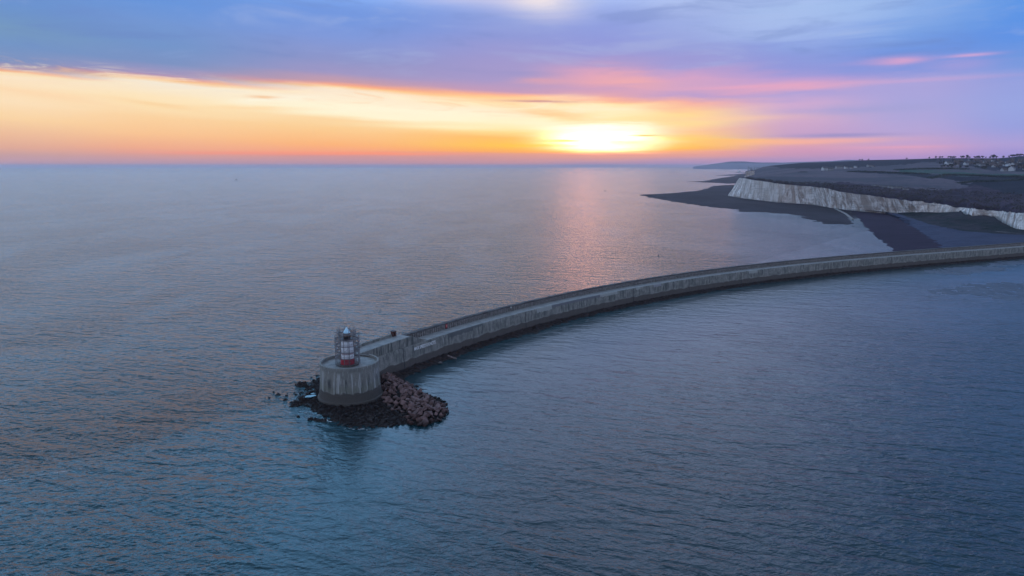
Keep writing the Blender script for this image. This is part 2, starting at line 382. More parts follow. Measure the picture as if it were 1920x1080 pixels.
def mat_concrete(name, kind='wall', tide=4.6, uvjoints=None):
    m, N, b = newmat(name)
    P_ = N.pos(); x, y, z = N.sep(P_)
    n1 = N.noise(P_, .35, 5, .6); n2 = N.noise(P_, 2.2, 4, .6)
    vst = N.xyz(N.m('MULTIPLY', x, 1.0), N.m('MULTIPLY', y, 1.0), N.m('MULTIPLY', z, .06))
    s1 = N.noise(vst, 1.1, 4, .6); s2 = N.noise(vst, 2.3, 3, .6)
    base = N.mix(N.ss(n1, .3, .7), (.16, .162, .152, 1), (.30, .292, .265, 1))
    base = N.mix(N.ss(n2, .45, .75, 0, .5), base, (.12, .12, .11, 1))
    if kind == 'wall':
        hfade = N.ss(z, tide - .5, tide + 1.5)
        base = N.mix(N.m('MULTIPLY', N.ss(s1, .50, .62), hfade), base, (.085, .095, .09, 1))          # algae runs
        base = N.mix(N.m('MULTIPLY', N.ss(s2, .60, .70, 0, .75), hfade), base, (.46, .45, .42, 1))     # lime runs
        blk = N.noise(N.xyz(N.m('MULTIPLY', x, .18), N.m('MULTIPLY', y, .18), N.m('MULTIPLY', z, .4)), 1, 3, .5)
        zt = N.m('ADD', z, N.m('MULTIPLY', N.m('SUBTRACT', blk, .5), 2.4))
        low_ = N.ss(zt, tide - .25, tide + .25, 1.0, 0.0)
        base = N.mix(low_, base, N.mix(n1, (.062, .054, .050, 1), (.115, .10, .092, 1)))
        wet = N.ss(N.m('ADD', z, N.m('MULTIPLY', n2, .8)), 1.2, 2.2, 1.0, 0.0)
        base = N.mix(wet, base, (.030, .026, .024, 1))
    if kind == 'drum':
        top = N.ss(N.m('ADD', z, N.m('MULTIPLY', s2, 4.0)), 11.6, 14.6)
        mid = N.ss(s1, .47, .60)
        mid = N.m('MULTIPLY', mid, N.ss(n1, .35, .6, .45, 1.0))
        base = N.mix(N.m('MULTIPLY', mid, N.m('SUBTRACT', 1.0, top)), base, (.045, .052, .058, 1))
        base = N.mix(N.ss(s2, .59, .66, 0, .85), base, (.46, .47, .46, 1))
        s3 = N.noise(N.xyz(N.m('MULTIPLY', x, 2.0), N.m('MULTIPLY', y, 2.0), N.m('MULTIPLY', z, .05)), 1.8, 3, .6)
        base = N.mix(N.ss(s3, .58, .68, 0, .6), base, (.34, .36, .36, 1))
        zt = N.m('ADD', z, N.m('MULTIPLY', N.m('SUBTRACT', n1, .5), 3.4))
        grn = N.m('MULTIPLY', N.ss(zt, 5.4, 6.4), N.ss(zt, 7.0, 9.5, 1, 0))
        base = N.mix(N.m('MULTIPLY', grn, .55), base, (.16, .17, .13, 1))
        base = N.mix(N.ss(n1, .40, .62, 0, .30), base, (.075, .072, .066, 1))
        s4 = N.noise(N.xyz(x, y, N.m('MULTIPLY', z, .03)), .75, 3, .6, .3)
        base = N.mix(N.m('MULTIPLY', N.ss(s4, .55, .62), N.ss(z, 14.2, 12.5, 0, .75)), base, (.40, .41, .40, 1))
        low_ = N.ss(zt, 5.2, 5.9, 1.0, 0.0)
        base = N.mix(low_, base, N.mix(n2, (.048, .044, .042, 1), (.095, .085, .075, 1)))
    if kind == 'deck':
        base = N.mix(N.ss(n1, .3, .7), (.20, .21, .21, 1), (.31, .31, .30, 1))
        base = N.mix(N.ss(n2, .5, .8, 0, .4), base, (.14, .14, .14, 1))
    if uvjoints:
        uv = N.n.new('ShaderNodeUVMap').outputs[0]; u, v, _ = N.sep(uv)
        patchn = N.noise(P_, .8, 3, .6)
        for sj, wj in uvjoints['joints']:
            d = N.m('ABSOLUTE', N.m('SUBTRACT', u, sj))
            base = N.mix(N.ss(d, wj, wj + .2, .8, 0), base, (.03, .03, .035, 1))
        for s0, s1_, z0, kcol in uvjoints['patches']:
            inside = N.m('MULTIPLY', N.ss(u, s0, s0 + .1), N.ss(u, s1_, s1_ + .1, 1, 0))
            zz = N.m('ADD', v, N.m('MULTIPLY', N.m('SUBTRACT', patchn, .5), 2.2))
            inside = N.m('MULTIPLY', inside, N.ss(zz, z0, z0 + .3))
            base = N.mix(N.m('MULTIPLY', inside, .85), base, kcol)
    N.l.new(base, b.inputs['Base Color']); b.inputs['Roughness'].default_value = .85
    bump(N, b, N.m('ADD', n2, N.m('MULTIPLY', s1, .8)), .18)
    return m
S = s_of_px
J = [(S(985), .22), (S(1187), .25), (S(1389, 5), .3), (S(1557, 5), .35), (S(1671), .4), (S(1292), .12), (S(1100), .1), (S(887), .08), (S(755), .2)]
light_c = (.36, .37, .35, 1); dark_c = (.10, .105, .11, 1)
PT = [(S(1006), S(1034), 8.0, light_c), (S(1125), S(1158), 8.7, light_c), (S(1192), S(1200), 8.8, light_c), (S(1034), S(1125), 9.0, (.15, .15, .17, 1)),
      (S(1404), S(1420), 8.2, light_c), (S(840), S(886), 8.2, dark_c), (S(886), S(905), 9.3, dark_c), (S(1225), S(1240), 8.7, (.3, .3, .32, 1))]
CONC = mat_concrete('weathered_wall_concrete', 'wall', uvjoints={'joints': J, 'patches': PT})
CONC_UP = mat_concrete('weathered_upper_concrete', 'wall', tide=-20)
DRUM = mat_concrete('streaked_drum_concrete', 'drum')
DECK = mat_concrete('walkway_concrete', 'deck')
def mat_parapet():
    m, N, b = newmat('parapet_shaded_concrete')
    P_ = N.pos(); n1 = N.noise(P_, .15, 4, .6); n2 = N.noise(P_, 1.5, 4, .6)
    c = N.mix(N.ss(n1, .35, .65), (.060, .052, .055, 1), (.11, .11, .11, 1))  # shade of the recesses is put into this dark tone
    c = N.mix(N.ss(n2, .5, .8, 0, .5), c, (.07, .065, .06, 1))
    N.l.new(c, b.inputs['Base Color']); b.inputs['Roughness'].default_value = .9
    bump(N, b, n2, .1); return m
PARA = mat_parapet()
BUTT = flat('buttress_lit_concrete', (.27, .25, .24, 1), .9, var=.25, scale=.8)  # kept paler than the parapet so the recesses read as shaded
def mat_rock(name, c1, c2, z_dark=1.6, rough=.85, wetc=(.018, .014, .014, 1), scale=.8, bumpd=.25, uv=False):
    m, N, b = newmat(name)
    P_ = N.pos(); x, y, z = N.sep(P_)
    n1 = N.noise(P_, scale, 5, .65); n2 = N.noise(P_, scale * 5, 4, .65)
    c = N.mix(N.ss(n1, .35, .65), c1, c2)
    wet = N.ss(N.m('ADD', z, N.m('MULTIPLY', N.m('SUBTRACT', n1, .5), 2.0)), z_dark - .5, z_dark + .7, 1, 0)
    c = N.mix(wet, c, wetc)
    N.l.new(c, b.inputs['Base Color'])
    N._in(b.inputs['Roughness'], N.ss(wet, 0, 1, rough, .6)); b.inputs['Specular IOR Level'].default_value = .2
    bump(N, b, N.m('ADD', n1, N.m('MULTIPLY', n2, .4)), bumpd); return m
REEF = mat_rock('weedy_reef_rock', (.010, .008, .009, 1), (.026, .018, .018, 1), .5)
ARMOUR = mat_rock('armour_rock_granite', (.095, .058, .056, 1), (.215, .140, .135, 1), 1.4, wetc=(.045, .026, .024, 1), scale=.35)
RUBBLE = mat_rock('weedy_rubble', (.014, .011, .012, 1), (.045, .030, .028, 1), .3, scale=.5, bumpd=.6)

# ---------------------------------------------------------------- sea, far land, shore
def polar_sheet():
    v = []; f = []
    rs = [0.1] + [40 * 1.25 ** i for i in range(33)]
    n = 96
    for r in rs:
        for i in range(n):
            a = 2 * math.pi * i / n; v.append((r * math.sin(a), r * math.cos(a), 0))
    for j in range(len(rs) - 1):
        for i in range(n):
            f.append((j * n + i, (j + 1) * n + i, (j + 1) * n + (i + 1) % n, j * n + (i + 1) % n))
    f.append(tuple(range(n)))
    return v, f, rs[-1]
v, f, SEA_R = polar_sheet()
SC_ = 60000 / SEA_R
v = [(x * SC_, y * SC_, z) for x, y, z in v]
sea = mesh_obj('sea', v, f, WATER); tag(sea, kind='structure')
sea.data.flip_normals() if sea.data.polygons[5].normal.z < 0 else None

def loft(name, rows, mat, parent=None, smooth=True, extra=None):
    """rows: list of equally long lists of points"""
    n = len(rows[0]); v = [p for r in rows for p in r]; f = []
    for j in range(len(rows) - 1):
        for i in range(n - 1):
            a = j * n + i; f.append((a, a + 1, a + n + 1, a + n))
    o = mesh_obj(name, v, f, mat, parent, smooth)
    return o
def resample(pts, n):
    d = [0]
    for a, b in zip(pts, pts[1:]): d.append(d[-1] + (b - a).length)
    out = []
    for i in range(n):
        t = d[-1] * i / (n - 1)
        k = 0
        while k < len(d) - 2 and d[k + 1] < t: k += 1
        u = (t - d[k]) / max(1e-9, d[k + 1] - d[k]); out.append(pts[k].lerp(pts[k + 1], u))
    return out
def interp(tab, x):
    if x <= tab[0][0]: return tab[0][1]
    for (a, ya), (b, yb) in zip(tab, tab[1:]):
        if x <= b: return ya + (yb - ya) * (x - a) / (b - a)
    return tab[-1][1]

def pip(x, y, poly):
    ins = False; n = len(poly); j = n - 1
    for i in range(n):
        xi, yi = poly[i]; xj, yj = poly[j]
        if (yi > y) != (yj > y) and x < (xj - xi) * (y - yi) / (yj - yi) + xi: ins = not ins
        j = i
    return ins
def dseg(x, y, poly):
    P0 = np.array(poly); P1 = np.roll(P0, -1, axis=0); d = P1 - P0
    t = np.clip(((x - P0[:, 0]) * d[:, 0] + (y - P0[:, 1]) * d[:, 1]) / (d ** 2).sum(1), 0, 1)
    q = P0 + d * t[:, None]
    return math.sqrt(((q[:, 0] - x) ** 2 + (q[:, 1] - y) ** 2).min())
def height_patch(name, poly, step, hfun, mat, mx=None, smooth=True):
    """a heightfield over an outline; hfun(x, y, signed distance inside) -> z"""
    xs = [p[0] for p in poly]; ys = [p[1] for p in poly]
    x0, x1, y0, y1 = min(xs) - 3 * step, max(xs) + 3 * step, min(ys) - 3 * step, max(ys) + 3 * step
    stx = sty = step
    if isinstance(mx, tuple): stx, sty = mx
    nx = int((x1 - x0) / stx) + 1; ny = int((y1 - y0) / sty) + 1
    V = []; idx = {}; H_ = {}
    for j in range(ny):
        for i in range(nx):
            x = x0 + i * stx; y = y0 + j * sty
            d = dseg(x, y, poly)
            if not pip(x, y, poly): d = -d
            if d < -3 * step: continue
            idx[(i, j)] = len(V); V.append((x, y, hfun(x, y, d)))
    Fc = []
    for (i, j), a in idx.items():
        if (i + 1, j) in idx and (i, j + 1) in idx and (i + 1, j + 1) in idx:
            q = (a, idx[(i + 1, j)], idx[(i + 1, j + 1)], idx[(i, j + 1)])
            if max(V[k][2] for k in q) > -.6: Fc.append(q)
    return mesh_obj(name, V, Fc, mat, None, smooth)

# ---- the rock shelf around the pier head
px_reef = [(540,761),(556,750),(569,738),(577,731),(576,726),(578,716),(588,709),(600,703),(640,690),(700,690),(745,700),(758,706),(775,720),(797,737),(834,754),(836,765),(828,783),(797,796),(757,796),(723,801),(697,803),(670,803.5),(645,800),(630,797),(613,790),(604,780),(592,775),(580,771),(565,763),(556,765)]
poly = [tuple(onz(x, y, 0)[:2]) for x, y in px_reef]
def hreef(x, y, d):
    n = fbm(x, y, 1.0, .22, 5); n2 = fbm(x, y, 7.0, .9, 4)
    d = d + n * 2.2
    h = min(max(d, -3), 5) * .22 + (n2 * .35 + abs(fbm(x, y, 4, .25, 3)) * 1.0 - .2 if d > -1 else n2 * .3)
    # ledge next to the drum
    r = math.hypot(x - DX, y - DY)
    if d > 0: h = max(h, 0.15) + 0.35 * max(0, 1 - abs(r - 14) / 7) * (1 if r > 12 else .5)
    q = math.floor(h / .45) * .45
    return (h * .35 + q * .65 + n2 * .25 if d > 0 else h) - .15
reef_head = height_patch('rock_shelf', poly, .42, hreef, REEF, smooth=False); tag(reef_head, kind='structure')

# ---- rubble along the harbour side of the wall
def rubble_strip():
    rows = []; n = 620
    smax = S(1925)
    ww = [(0, 9), (35, 10), (60, 8), (90, 9), (120, 11), (150, 8), (200, 8), (260, 9), (330, 8), (420, 8), (560, 8), (760, 10)]
    for j in range(15):
        t = j / 14; r = []
        for i in range(n):
            s = 4 + (smax - 4) * (i / (n - 1)) ** 1.15
            w = interp(ww, s) * (1 + .35 * fbm(s, 0, 3, .05, 4))
            o = 1.2 - (w + 1.2) * t
            k = fbm(s, o, 0, .35, 5); k2 = fbm(s, o, 9, 1.0, 3)
            z = 2.1 * (1 - t) ** 1.2 - .35 + (k * .8 + k2 * .35) * (1 - .3 * t) - .9 * max(0, t - .75)
            r.append(sp(s, o, z))
        rows.append(r)
    return loft('rubble', rows, RUBBLE, smooth=False)
rb = rubble_strip(); tag(rb, 'dark weedy rubble banked along the foot of the harbour wall', 'rubble', kind='stuff')

# ---------------------------------------------------------------- breakwater
bw = empty('breakwater', tuple(sp(60, 4, 0)))
tag(bw, 'long curving grey concrete breakwater joining the pier head to the shore', 'breakwater')
inv = Matrix.Translation(-Vector(bw.location))
def bw_obj(name, verts, faces, mat, uvs=None, smooth=False):
    o = mesh_obj(name, [Vector(v) - bw.location for v in verts], faces, mat, bw, smooth, uvs); return o
def sweep(name, prof, s0, s1, ds, mat, off=None, cap=True, jit=0.0):
    """prof: list of (offset, z) going round; swept along the breakwater"""
    n = max(2, int((s1 - s0) / ds) + 1); V = []; UV = []; Fc = []
    for i in range(n):
        s = s0 + (s1 - s0) * i / (n - 1)
        pr = prof(s) if callable(prof) else prof
        for (o, z) in pr:
            oo = o + (jit * fbm(s, z, 3, .5, 3) if jit and z < ZD + 5 else 0)
            V.append(sp(s, oo, z)); UV.append((s, z))
    m_ = len(pr)
    for i in range(n - 1):
        for k in range(m_):
            a = i * m_ + k; b = i * m_ + (k + 1) % m_
            Fc.append((a, a + m_, b + m_, b))
    if cap: Fc.append(tuple(range(m_))); Fc.append(tuple(reversed(range((n - 1) * m_, n * m_))))
    return bw_obj(name, V, Fc, mat, UV)
S_END = SMAX - 2
WW, PT_, ZP = 7.2, 1.9, 13.7
# main wall body: harbour face slightly battered, chipped coping
def wallprof(s):
    chip = .18 * max(0, fbm(s, 0, 2, .35, 4)) * (1 if s > 18 else 0)
    return [(-.85, -1.5), (-.80, 1.2), (-.62, 3.4), (-.50, 4.6), (-.42, 4.65), (-.20, 9.2), (-.06, ZD - .55 - chip), (0, ZD - .12 - chip * 2), (.12 + chip, ZD - .02), (WW + PT_ - .1, ZD - .02), (WW + PT_ + .1, ZD - .4), (WW + PT_ + 1.2, -1.5)]
sweep('wall', wallprof, -16, S_END, 1.0, CONC, jit=.05)
S_RAMP0, S_RAMP1 = S(771, 14.5, 1.1), S(800, 11.2, 1.1)
sweep('walkway', [(.28, ZD - .01), (.28, ZD + .05), (WW, ZD + .05), (WW, ZD - .01)], S_RAMP1 - 3, S_END, 2.0, DECK)
# raised block next to the pier head with a ramp falling to the walkway
def upprof(s):
    z = 14.5 if s < S_RAMP0 else 14.5 + (10.6 - 14.5) * min(1, (s - S_RAMP0) / (S_RAMP1 - S_RAMP0))
    return [(1.15, ZD - .3), (1.0, max(z - .1, ZD + .03)), (1.15, z + .02), (WW - .02, z + .02), (WW - .02, ZD - .3)]
sweep('raised_block', upprof, -16, S_RAMP1, .6, CONC_UP)
# deck slab on the raised block (paler, worn)
def updeck(s):
    return [(1.45, 14.50), (1.45, 14.58), (WW + .9, 14.58), (WW + .9, 14.50)]
sweep('upper_deck', updeck, -14, S_RAMP0 - .3, 2, DECK)
S_P0 = S(748, 13.7, WW)
S_HUT = S(733, 15.6, WW + 1.6)
# plain low sea wall from the pier head to the brick pillar
sweep('sea_wall', lambda s: [(WW + .9 - (1.9 if s < -4 else 1.9 * max(0, (-s) / 4) if s < 0 else 0), 12.0), (WW + .9 - (1.9 if s < -4 else 1.9 * max(0, (-s) / 4) if s < 0 else 0), 15.7), (WW + 1.8 - (1.9 if s < -4 else 1.9 * max(0, (-s) / 4) if s < 0 else 0), 15.7), (WW + 2.2 - (1.9 if s < -4 else 1.9 * max(0, (-s) / 4) if s < 0 else 0), -1.4)], -9, S_HUT, 1.0, CONC_UP)
# arcaded seaward parapet
sweep('parapet', [(WW + 1.25, ZD), (WW + 1.25, ZP - .75), (WW, ZP - .70), (WW, ZP - .12), (WW + .1, ZP), (WW + PT_, ZP + .12), (WW + PT_ + .12, ZP), (WW + PT_ + .25, ZD - .45)], S_P0, S_END, 1.5, PARA)
BS = 1.62
nb = int((S_END - S_P0 - 8) / BS)
def add_butt(V, Fc, s):
    k = len(V)
    prof = [(WW + .03, ZD + .04), (WW + .03, ZP - .9), (WW + .03, ZP - .69), (WW + 1.26, ZP - .69), (WW + 1.26, ZD + .04)]
    for si, (ds_) in enumerate((-.26, .26)):
        for q, (o, z) in enumerate(prof):
            ex = .16 if q in (2, 3) else 0          # flared head gives the openings their arched top
            V.append(sp(s + ds_ + (ex if ds_ > 0 else -ex), o, z))
    m_ = len(prof)
    for q in range(m_): a = k + q; b = k + (q + 1) % m_; Fc.append((a, b, b + m_, a + m_))
    Fc.append(tuple(k + q for q in reversed(range(m_)))); Fc.append(tuple(k + m_ + q for q in range(m_)))
s_first = S_P0 + 5.5
for i in range(100):
    V, Fc = [], []; add_butt(V, Fc, s_first + i * BS); bw_obj('buttress', V, Fc, BUTT)
V, Fc = [], []
for i in range(100, nb):
    add_butt(V, Fc, s_first + i * BS)
o = bw_obj('buttress', V, Fc, BUTT); o['kind'] = 'stuff'
# painted speed notice on the wall
WHITEP = flat('worn_white_paint', (.85, .86, .86, 1), .8, var=.25, scale=2.5)
def text_mesh(txt):
    cu = bpy.data.curves.new('painted_notice', 'FONT'); cu.body = txt; cu.size = 2.0; cu.extrude = 0.0; cu.offset = .05
    o = bpy.data.objects.new('painted_notice', cu); col.objects.link(o)
    bpy.context.view_layer.update()
    dg = bpy.context.evaluated_depsgraph_get(); me = bpy.data.meshes.new_from_object(o.evaluated_get(dg))
    V = [tuple(v.co) for v in me.vertices]; Fc = [tuple(p.vertices) for p in me.polygons]
    bpy.data.objects.remove(o); return V, Fc
tv, tf = text_mesh('MAX SPEED 8 KNOTS')
xs = [p[0] for p in tv]; ys = [p[1] for p in tv]
s_a, s_b = S(775.5, 8.5), S(815.5, 8.7)
def wall_off(z): return interp([(4.65, -.42), (9.2, -.20), (9.95, -.06)], z)
V = []
for (x, y, z) in tv:
    s = s_a + (x - min(xs)) / (max(xs) - min(xs)) * (s_b - s_a)
    zz = 7.75 + (y - min(ys)) / (max(ys) - min(ys)) * 1.65
    V.append(sp(s, wall_off(zz) - .10, zz))
bw_obj('painted_notice', V, tf, WHITEP)

# ---------------------------------------------------------------- pier head (drum)
ph = empty('pier_head', (DX, DY, 0)); tag(ph, 'round streaked concrete pier head at the seaward end of the breakwater', 'pier head')
NS = 96
mb = MB(); mb.lathe([(13.1, -1.5), (12.9, 1.0), (12.85, 1.9), (12.35, 2.25), (12.2, 3.2), (12.05, 4.9), (11.85, 5.0), (11.42, 14.3), (11.55, 14.45), (11.55, 14.9), (11.42, 15.0), (10.9, 15.0)], NS); drum = mb.obj('drum', DRUM, ph)
mb = MB(); mb.lathe([(0.01, 14.36), (10.75, 14.36), (10.75, 14.2)], NS); mb.obj('deck', DECK, ph)
# rim wall with an opening on the side of the breakwater
pgap, _, _ = frame(6); 
ang0 = math.atan2(sp(4, 4.2, 0).y - DY, sp(4, 4.2, 0).x - DX)
def rim(a_from, a_to):
    V = []; Fc = []; n = 90; prof = [(11.56, 14.9), (11.56, 15.52), (11.5, 15.58), (10.82, 15.58), (10.76, 15.52), (10.76, 14.3)]
    for i in range(n + 1):
        a = a_from + (a_to - a_from) * i / n
        for r, z in prof: V.append((r * math.cos(a), r * math.sin(a), z))
    m_ = len(prof)
    for i in range(n):
        for q in range(m_ - 1): a = i * m_ + q; Fc.append((a, a + m_, a + m_ + 1, a + 1))
    Fc.append(tuple(range(m_))); Fc.append(tuple(reversed(range(n * m_, n * m_ + m_))))
    return V, Fc
V, Fc = rim(ang0 + .42, ang0 - .40 + 2 * math.pi)
mesh_obj('rim_wall', V, Fc, DRUM, ph)

# ---------------------------------------------------------------- lighthouse
RED = flat('red_paint', (.42, .02, .04, 1), .5, var=.3, scale=1.2)
WHITE = flat('white_paint', (.74, .75, .78, 1), .5, var=.10, scale=.8)
SHEET = flat('white_sheeting', (.90, .91, .94, 1), .45, var=.04, scale=1.4)
DARKM = flat('dark_lantern_metal', (.03, .025, .03, 1), .5)
PLINTH = flat('plinth_stone', (.11, .095, .085, 1), .8)
COPPER = flat('brass_lantern_glass', (.45, .30, .22, 1), .15, metal=.6)
DOME = flat('pale_blue_dome_cover', (.50, .78, .98, 1), .35, var=.12)
lx, ly = DX - .3, DY - 1.2
lh = empty('lighthouse', (lx, ly, 14.36)); tag(lh, 'small white lighthouse with a red base standing on the round pier head', 'lighthouse')
mb = MB(); mb.lathe([(4.35, .004), (4.35, .38), (4.2, .46), (0.01, .46)], 28); mb.obj('plinth', PLINTH, lh)
mb = MB(); mb.lathe([(2.78, .46), (2.72, 2.55), (2.76, 2.6), (2.76, 2.75), (0.01, 2.75)], 32); mb.obj('red_base', RED, lh)
mb = MB(); mb.lathe([(2.52, 2.75), (2.48, 4.0), (2.52, 4.02), (2.52, 4.14), (2.46, 4.16), (2.38, 7.0), (2.44, 7.05), (2.44, 7.2), (2.34, 7.25), (2.22, 10.2), (0.01, 10.2)], 32); tw = mb.obj('tower', SHEET, lh)
mb = MB(); mb.lathe([(2.50, 4.5), (2.49, 5.0)], 32); mb.lathe([(2.51, 5.0), (2.51, 4.5)], 32); mb.obj('tower_band', flat('faded_pink_band', (.45, .36, .38, 1), .6), lh)
mb = MB(); mb.lathe([(1.9, 10.2), (2.7, 10.35), (2.7, 10.5), (0.01, 10.5)], 24)
for i in range(16):
    a = 2 * math.pi * i / 16; mb.tube((2.6 * math.cos(a), 2.6 * math.sin(a), 10.5), (2.6 * math.cos(a), 2.6 * math.sin(a), 11.5), .04, 4)
mb.lathe([(2.64, 11.46), (2.64, 11.54), (2.56, 11.54), (2.56, 11.46), (2.64, 11.46)], 24); mb.obj('gallery', DARKM, lh)
mb = MB(); mb.lathe([(1.42, 10.5), (1.42, 11.6), (0.01, 11.6)], 16); lan = mb.obj('lantern_base', DARKM, lh)
mb = MB(); mb.lathe([(1.25, 11.6), (1.25, 12.9)], 16); mb.obj('lantern_glass', COPPER, lh)
mb = MB()
for i in range(12):
    a = 2 * math.pi * i / 12
    mb.tube((1.32 * math.cos(a), 1.32 * math.sin(a), 11.6), (1.32 * math.cos(a + .5), 1.32 * math.sin(a + .5), 12.9), .05, 4)
    mb.tube((1.32 * math.cos(a), 1.32 * math.sin(a), 11.6), (1.32 * math.cos(a - .5), 1.32 * math.sin(a - .5), 12.9), .05, 4)
mb.obj('lantern_lattice', DARKM, lh)
mb = MB(); mb.lathe([(1.5, 12.9), (1.42, 13.05), (1.05, 13.6), (.62, 14.3), (.22, 14.9), (.1, 15.1), (0.01, 15.15)], 20); mb.obj('dome', DOME, lh, True)
mb = MB(); mb.tube((0, 0, 15.4), (0, 0, 16.6), .05, 5); mb.obj('finial', DARKM, lh)

# ---------------------------------------------------------------- scaffolding
STEEL = flat('galvanised_tube', (.14, .125, .14, 1), .5, metal=.1)
BOARD = flat('scaffold_boards', (.15, .12, .115, 1), .8)
BOARD2 = flat('scaffold_boards_aged', (.17, .14, .14, 1), .8)
TARP = flat('blue_sheet', (.03, .10, .42, 1), .5)
sf = empty('scaffolding', (lx, ly, 14.82)); tag(sf, 'tubular scaffolding with four ring platforms wrapped round the lighthouse', 'scaffolding')
R_O, R_I, R_T = 4.75, 3.3, 3.65
levels = [2.7, 5.2, 7.6, 9.9]
NO = 14
def P_(r, i, z, n=NO): a = 2 * math.pi * i / n + .17; return (r * math.cos(a), r * math.sin(a), z)
for i in range(NO):
    mb = MB(); z0 = .01 if R_O < 4.2 else -.455
    mb.tube(P_(R_O, i, z0), P_(R_O, i, 11.6 + (1.0 if i % 3 == 0 else 0)) , .075, 5); mb.obj('scaffold_pole', STEEL, sf)
for i in range(10):
    mb = MB(); mb.tube(P_(R_I, i, .01, 10), P_(R_I, i, 14.2 + (.9 if i % 2 else 0), 10), .055, 5); mb.obj('scaffold_pole', STEEL, sf)
for i in range(10):
    mb = MB(); mb.tube(P_(R_T, i, 9.9, 10), P_(R_T, i, 15.2 - (.8 if i % 2 else 0), 10), .045, 5); mb.obj('scaffold_pole', STEEL, sf)
def annulus(r0, r1, z, n, th=.07):
    mb = MB(); a0 = .17
    mb.lathe([(r0, z), (r1, z), (r1, z + th), (r0, z + th), (r0, z)], n, a0); return mb
for k, z in enumerate(levels):
    annulus(R_I + .6, R_O - .05, z, NO).obj('platform', BOARD if k % 2 else BOARD2, sf)
annulus(2.1, R_T + .1, 12.1, 10).obj('platform', BOARD, sf)
for z in levels:
    for dz in (.1, .55, 1.05):
        mb = MB()
        for i in range(NO): mb.tube(P_(R_O, i, z + dz), P_(R_O, i + 1, z + dz), .06 if dz > .2 else .10, 5)
        mb.obj('guard_rail', STEEL, sf)
for dz in (.15, .6, 1.05):
    mb = MB()
    for i in range(10): mb.tube(P_(R_T, i, 12.1 + dz, 10), P_(R_T, i + 1, 12.1 + dz, 10), .075, 5)
    mb.obj('guard_rail', STEEL, sf)
zz = [0] + levels
for k in range(4):
    for i in range(0, NO, 2):
        mb = MB(); a = (i + k) % NO; mb.tube(P_(R_O, a, zz[k] + .1), P_(R_O, a + 1, zz[k + 1]), .04, 4)
        mb.obj('brace', STEEL, sf)
mb = MB(); mb.tube((1.0, -R_I, .1), (1.0, -R_I, 9.8), .05, 5); mb.tube((1.5, -R_I, .1), (1.5, -R_I, 9.8), .05, 5)
for i in range(24): mb.tube((1.0, -R_I, .4 + i * .4), (1.5, -R_I, .4 + i * .4), .025, 4)
mb.obj('ladder', STEEL, sf)
mb = MB(); p = P_(R_O + .06, 0, 9.0); 
for k in range(4): mb.box((p[0] - .1, p[1] - .3 + .2 * k, 9.3 + .05 * (k % 2)), (.06, .2, 1.3), .1)
mb.obj('blue_sheet', TARP, sf)
mb = MB()                        # mesh panels low on the landward side
for i in range(10, 14):
    a = P_(R_O + .02, i, .2); b = P_(R_O + .02, i + 1, .2)
    for q in range(9):
        t = q / 8; mb.tube((a[0] + (b[0] - a[0]) * t, a[1] + (b[1] - a[1]) * t, .2), (a[0] + (b[0] - a[0]) * t, a[1] + (b[1] - a[1]) * t, 2.4), .022, 3)
    for q in range(4): mb.tube((a[0], a[1], .3 + .65 * q), (b[0], b[1], .3 + .65 * q), .022, 3)
mb.obj('mesh_panel', STEEL, sf)

# ---------------------------------------------------------------- things on the wall
def mat_brick():
    m, N, b = newmat('dark_red_brick')
    br = N.n.new('ShaderNodeTexBrick'); tcn = N.n.new('ShaderNodeTexCoord'); N.l.new(tcn.outputs['Object'], br.inputs['Vector'])
    mp = N.n.new('ShaderNodeMapping'); mp.inputs['Rotation'].default_value = (math.pi / 2, 0, 0); N.l.new(tcn.outputs['Object'], mp.inputs[0]); N.l.new(mp.outputs[0], br.inputs['Vector'])
    br.inputs['Color1'].default_value = (.10, .035, .03, 1); br.inputs['Color2'].default_value = (.065, .022, .02, 1); br.inputs['Mortar'].default_value = (.12, .10, .09, 1)
    br.inputs['Scale'].default_value = 2.2; br.inputs['Mortar Size'].default_value = .015
    N.l.new(br.outputs[0], b.inputs['Base Color']); b.inputs['Roughness'].default_value = .9; return m
BRICK = mat_brick()
p, t, n_ = frame(S_HUT); hp = sp(S_HUT + 1.1, WW + .95, 14.58); rzh = math.atan2(t.y, t.x)
hut = empty('brick_hut', tuple(hp), rzh); tag(hut, 'dark red brick hut at the end of the low sea wall', 'hut')
mb = MB(); W_, D_, H_ = 2.0, 1.7, 2.3
mb.box((0, D_ / 2 - .12, H_ / 2), (W_, .24, H_)); mb.box((-W_ / 2 + .12, -.12, H_ / 2), (.24, D_ - .24, H_)); mb.box((W_ / 2 - .12, -.12, H_ / 2), (.24, D_ - .24, H_))
mb.box((-.70, -D_ / 2 + .12, H_ / 2), (.32, .24, H_)); mb.box((.5, -D_ / 2 + .12, H_ / 2), (.72, .24, H_)); mb.box((-.2, -D_ / 2 + .12, H_ - .25), (.68, .24, .5))
mb.obj('brick_wall', BRICK, hut)
mb = MB(); mb.box((0, 0, H_ + .09), (W_ + .25, D_ + .25, .18)); mb.obj('roof', flat('hut_roof', (.05, .03, .03, 1)), hut)
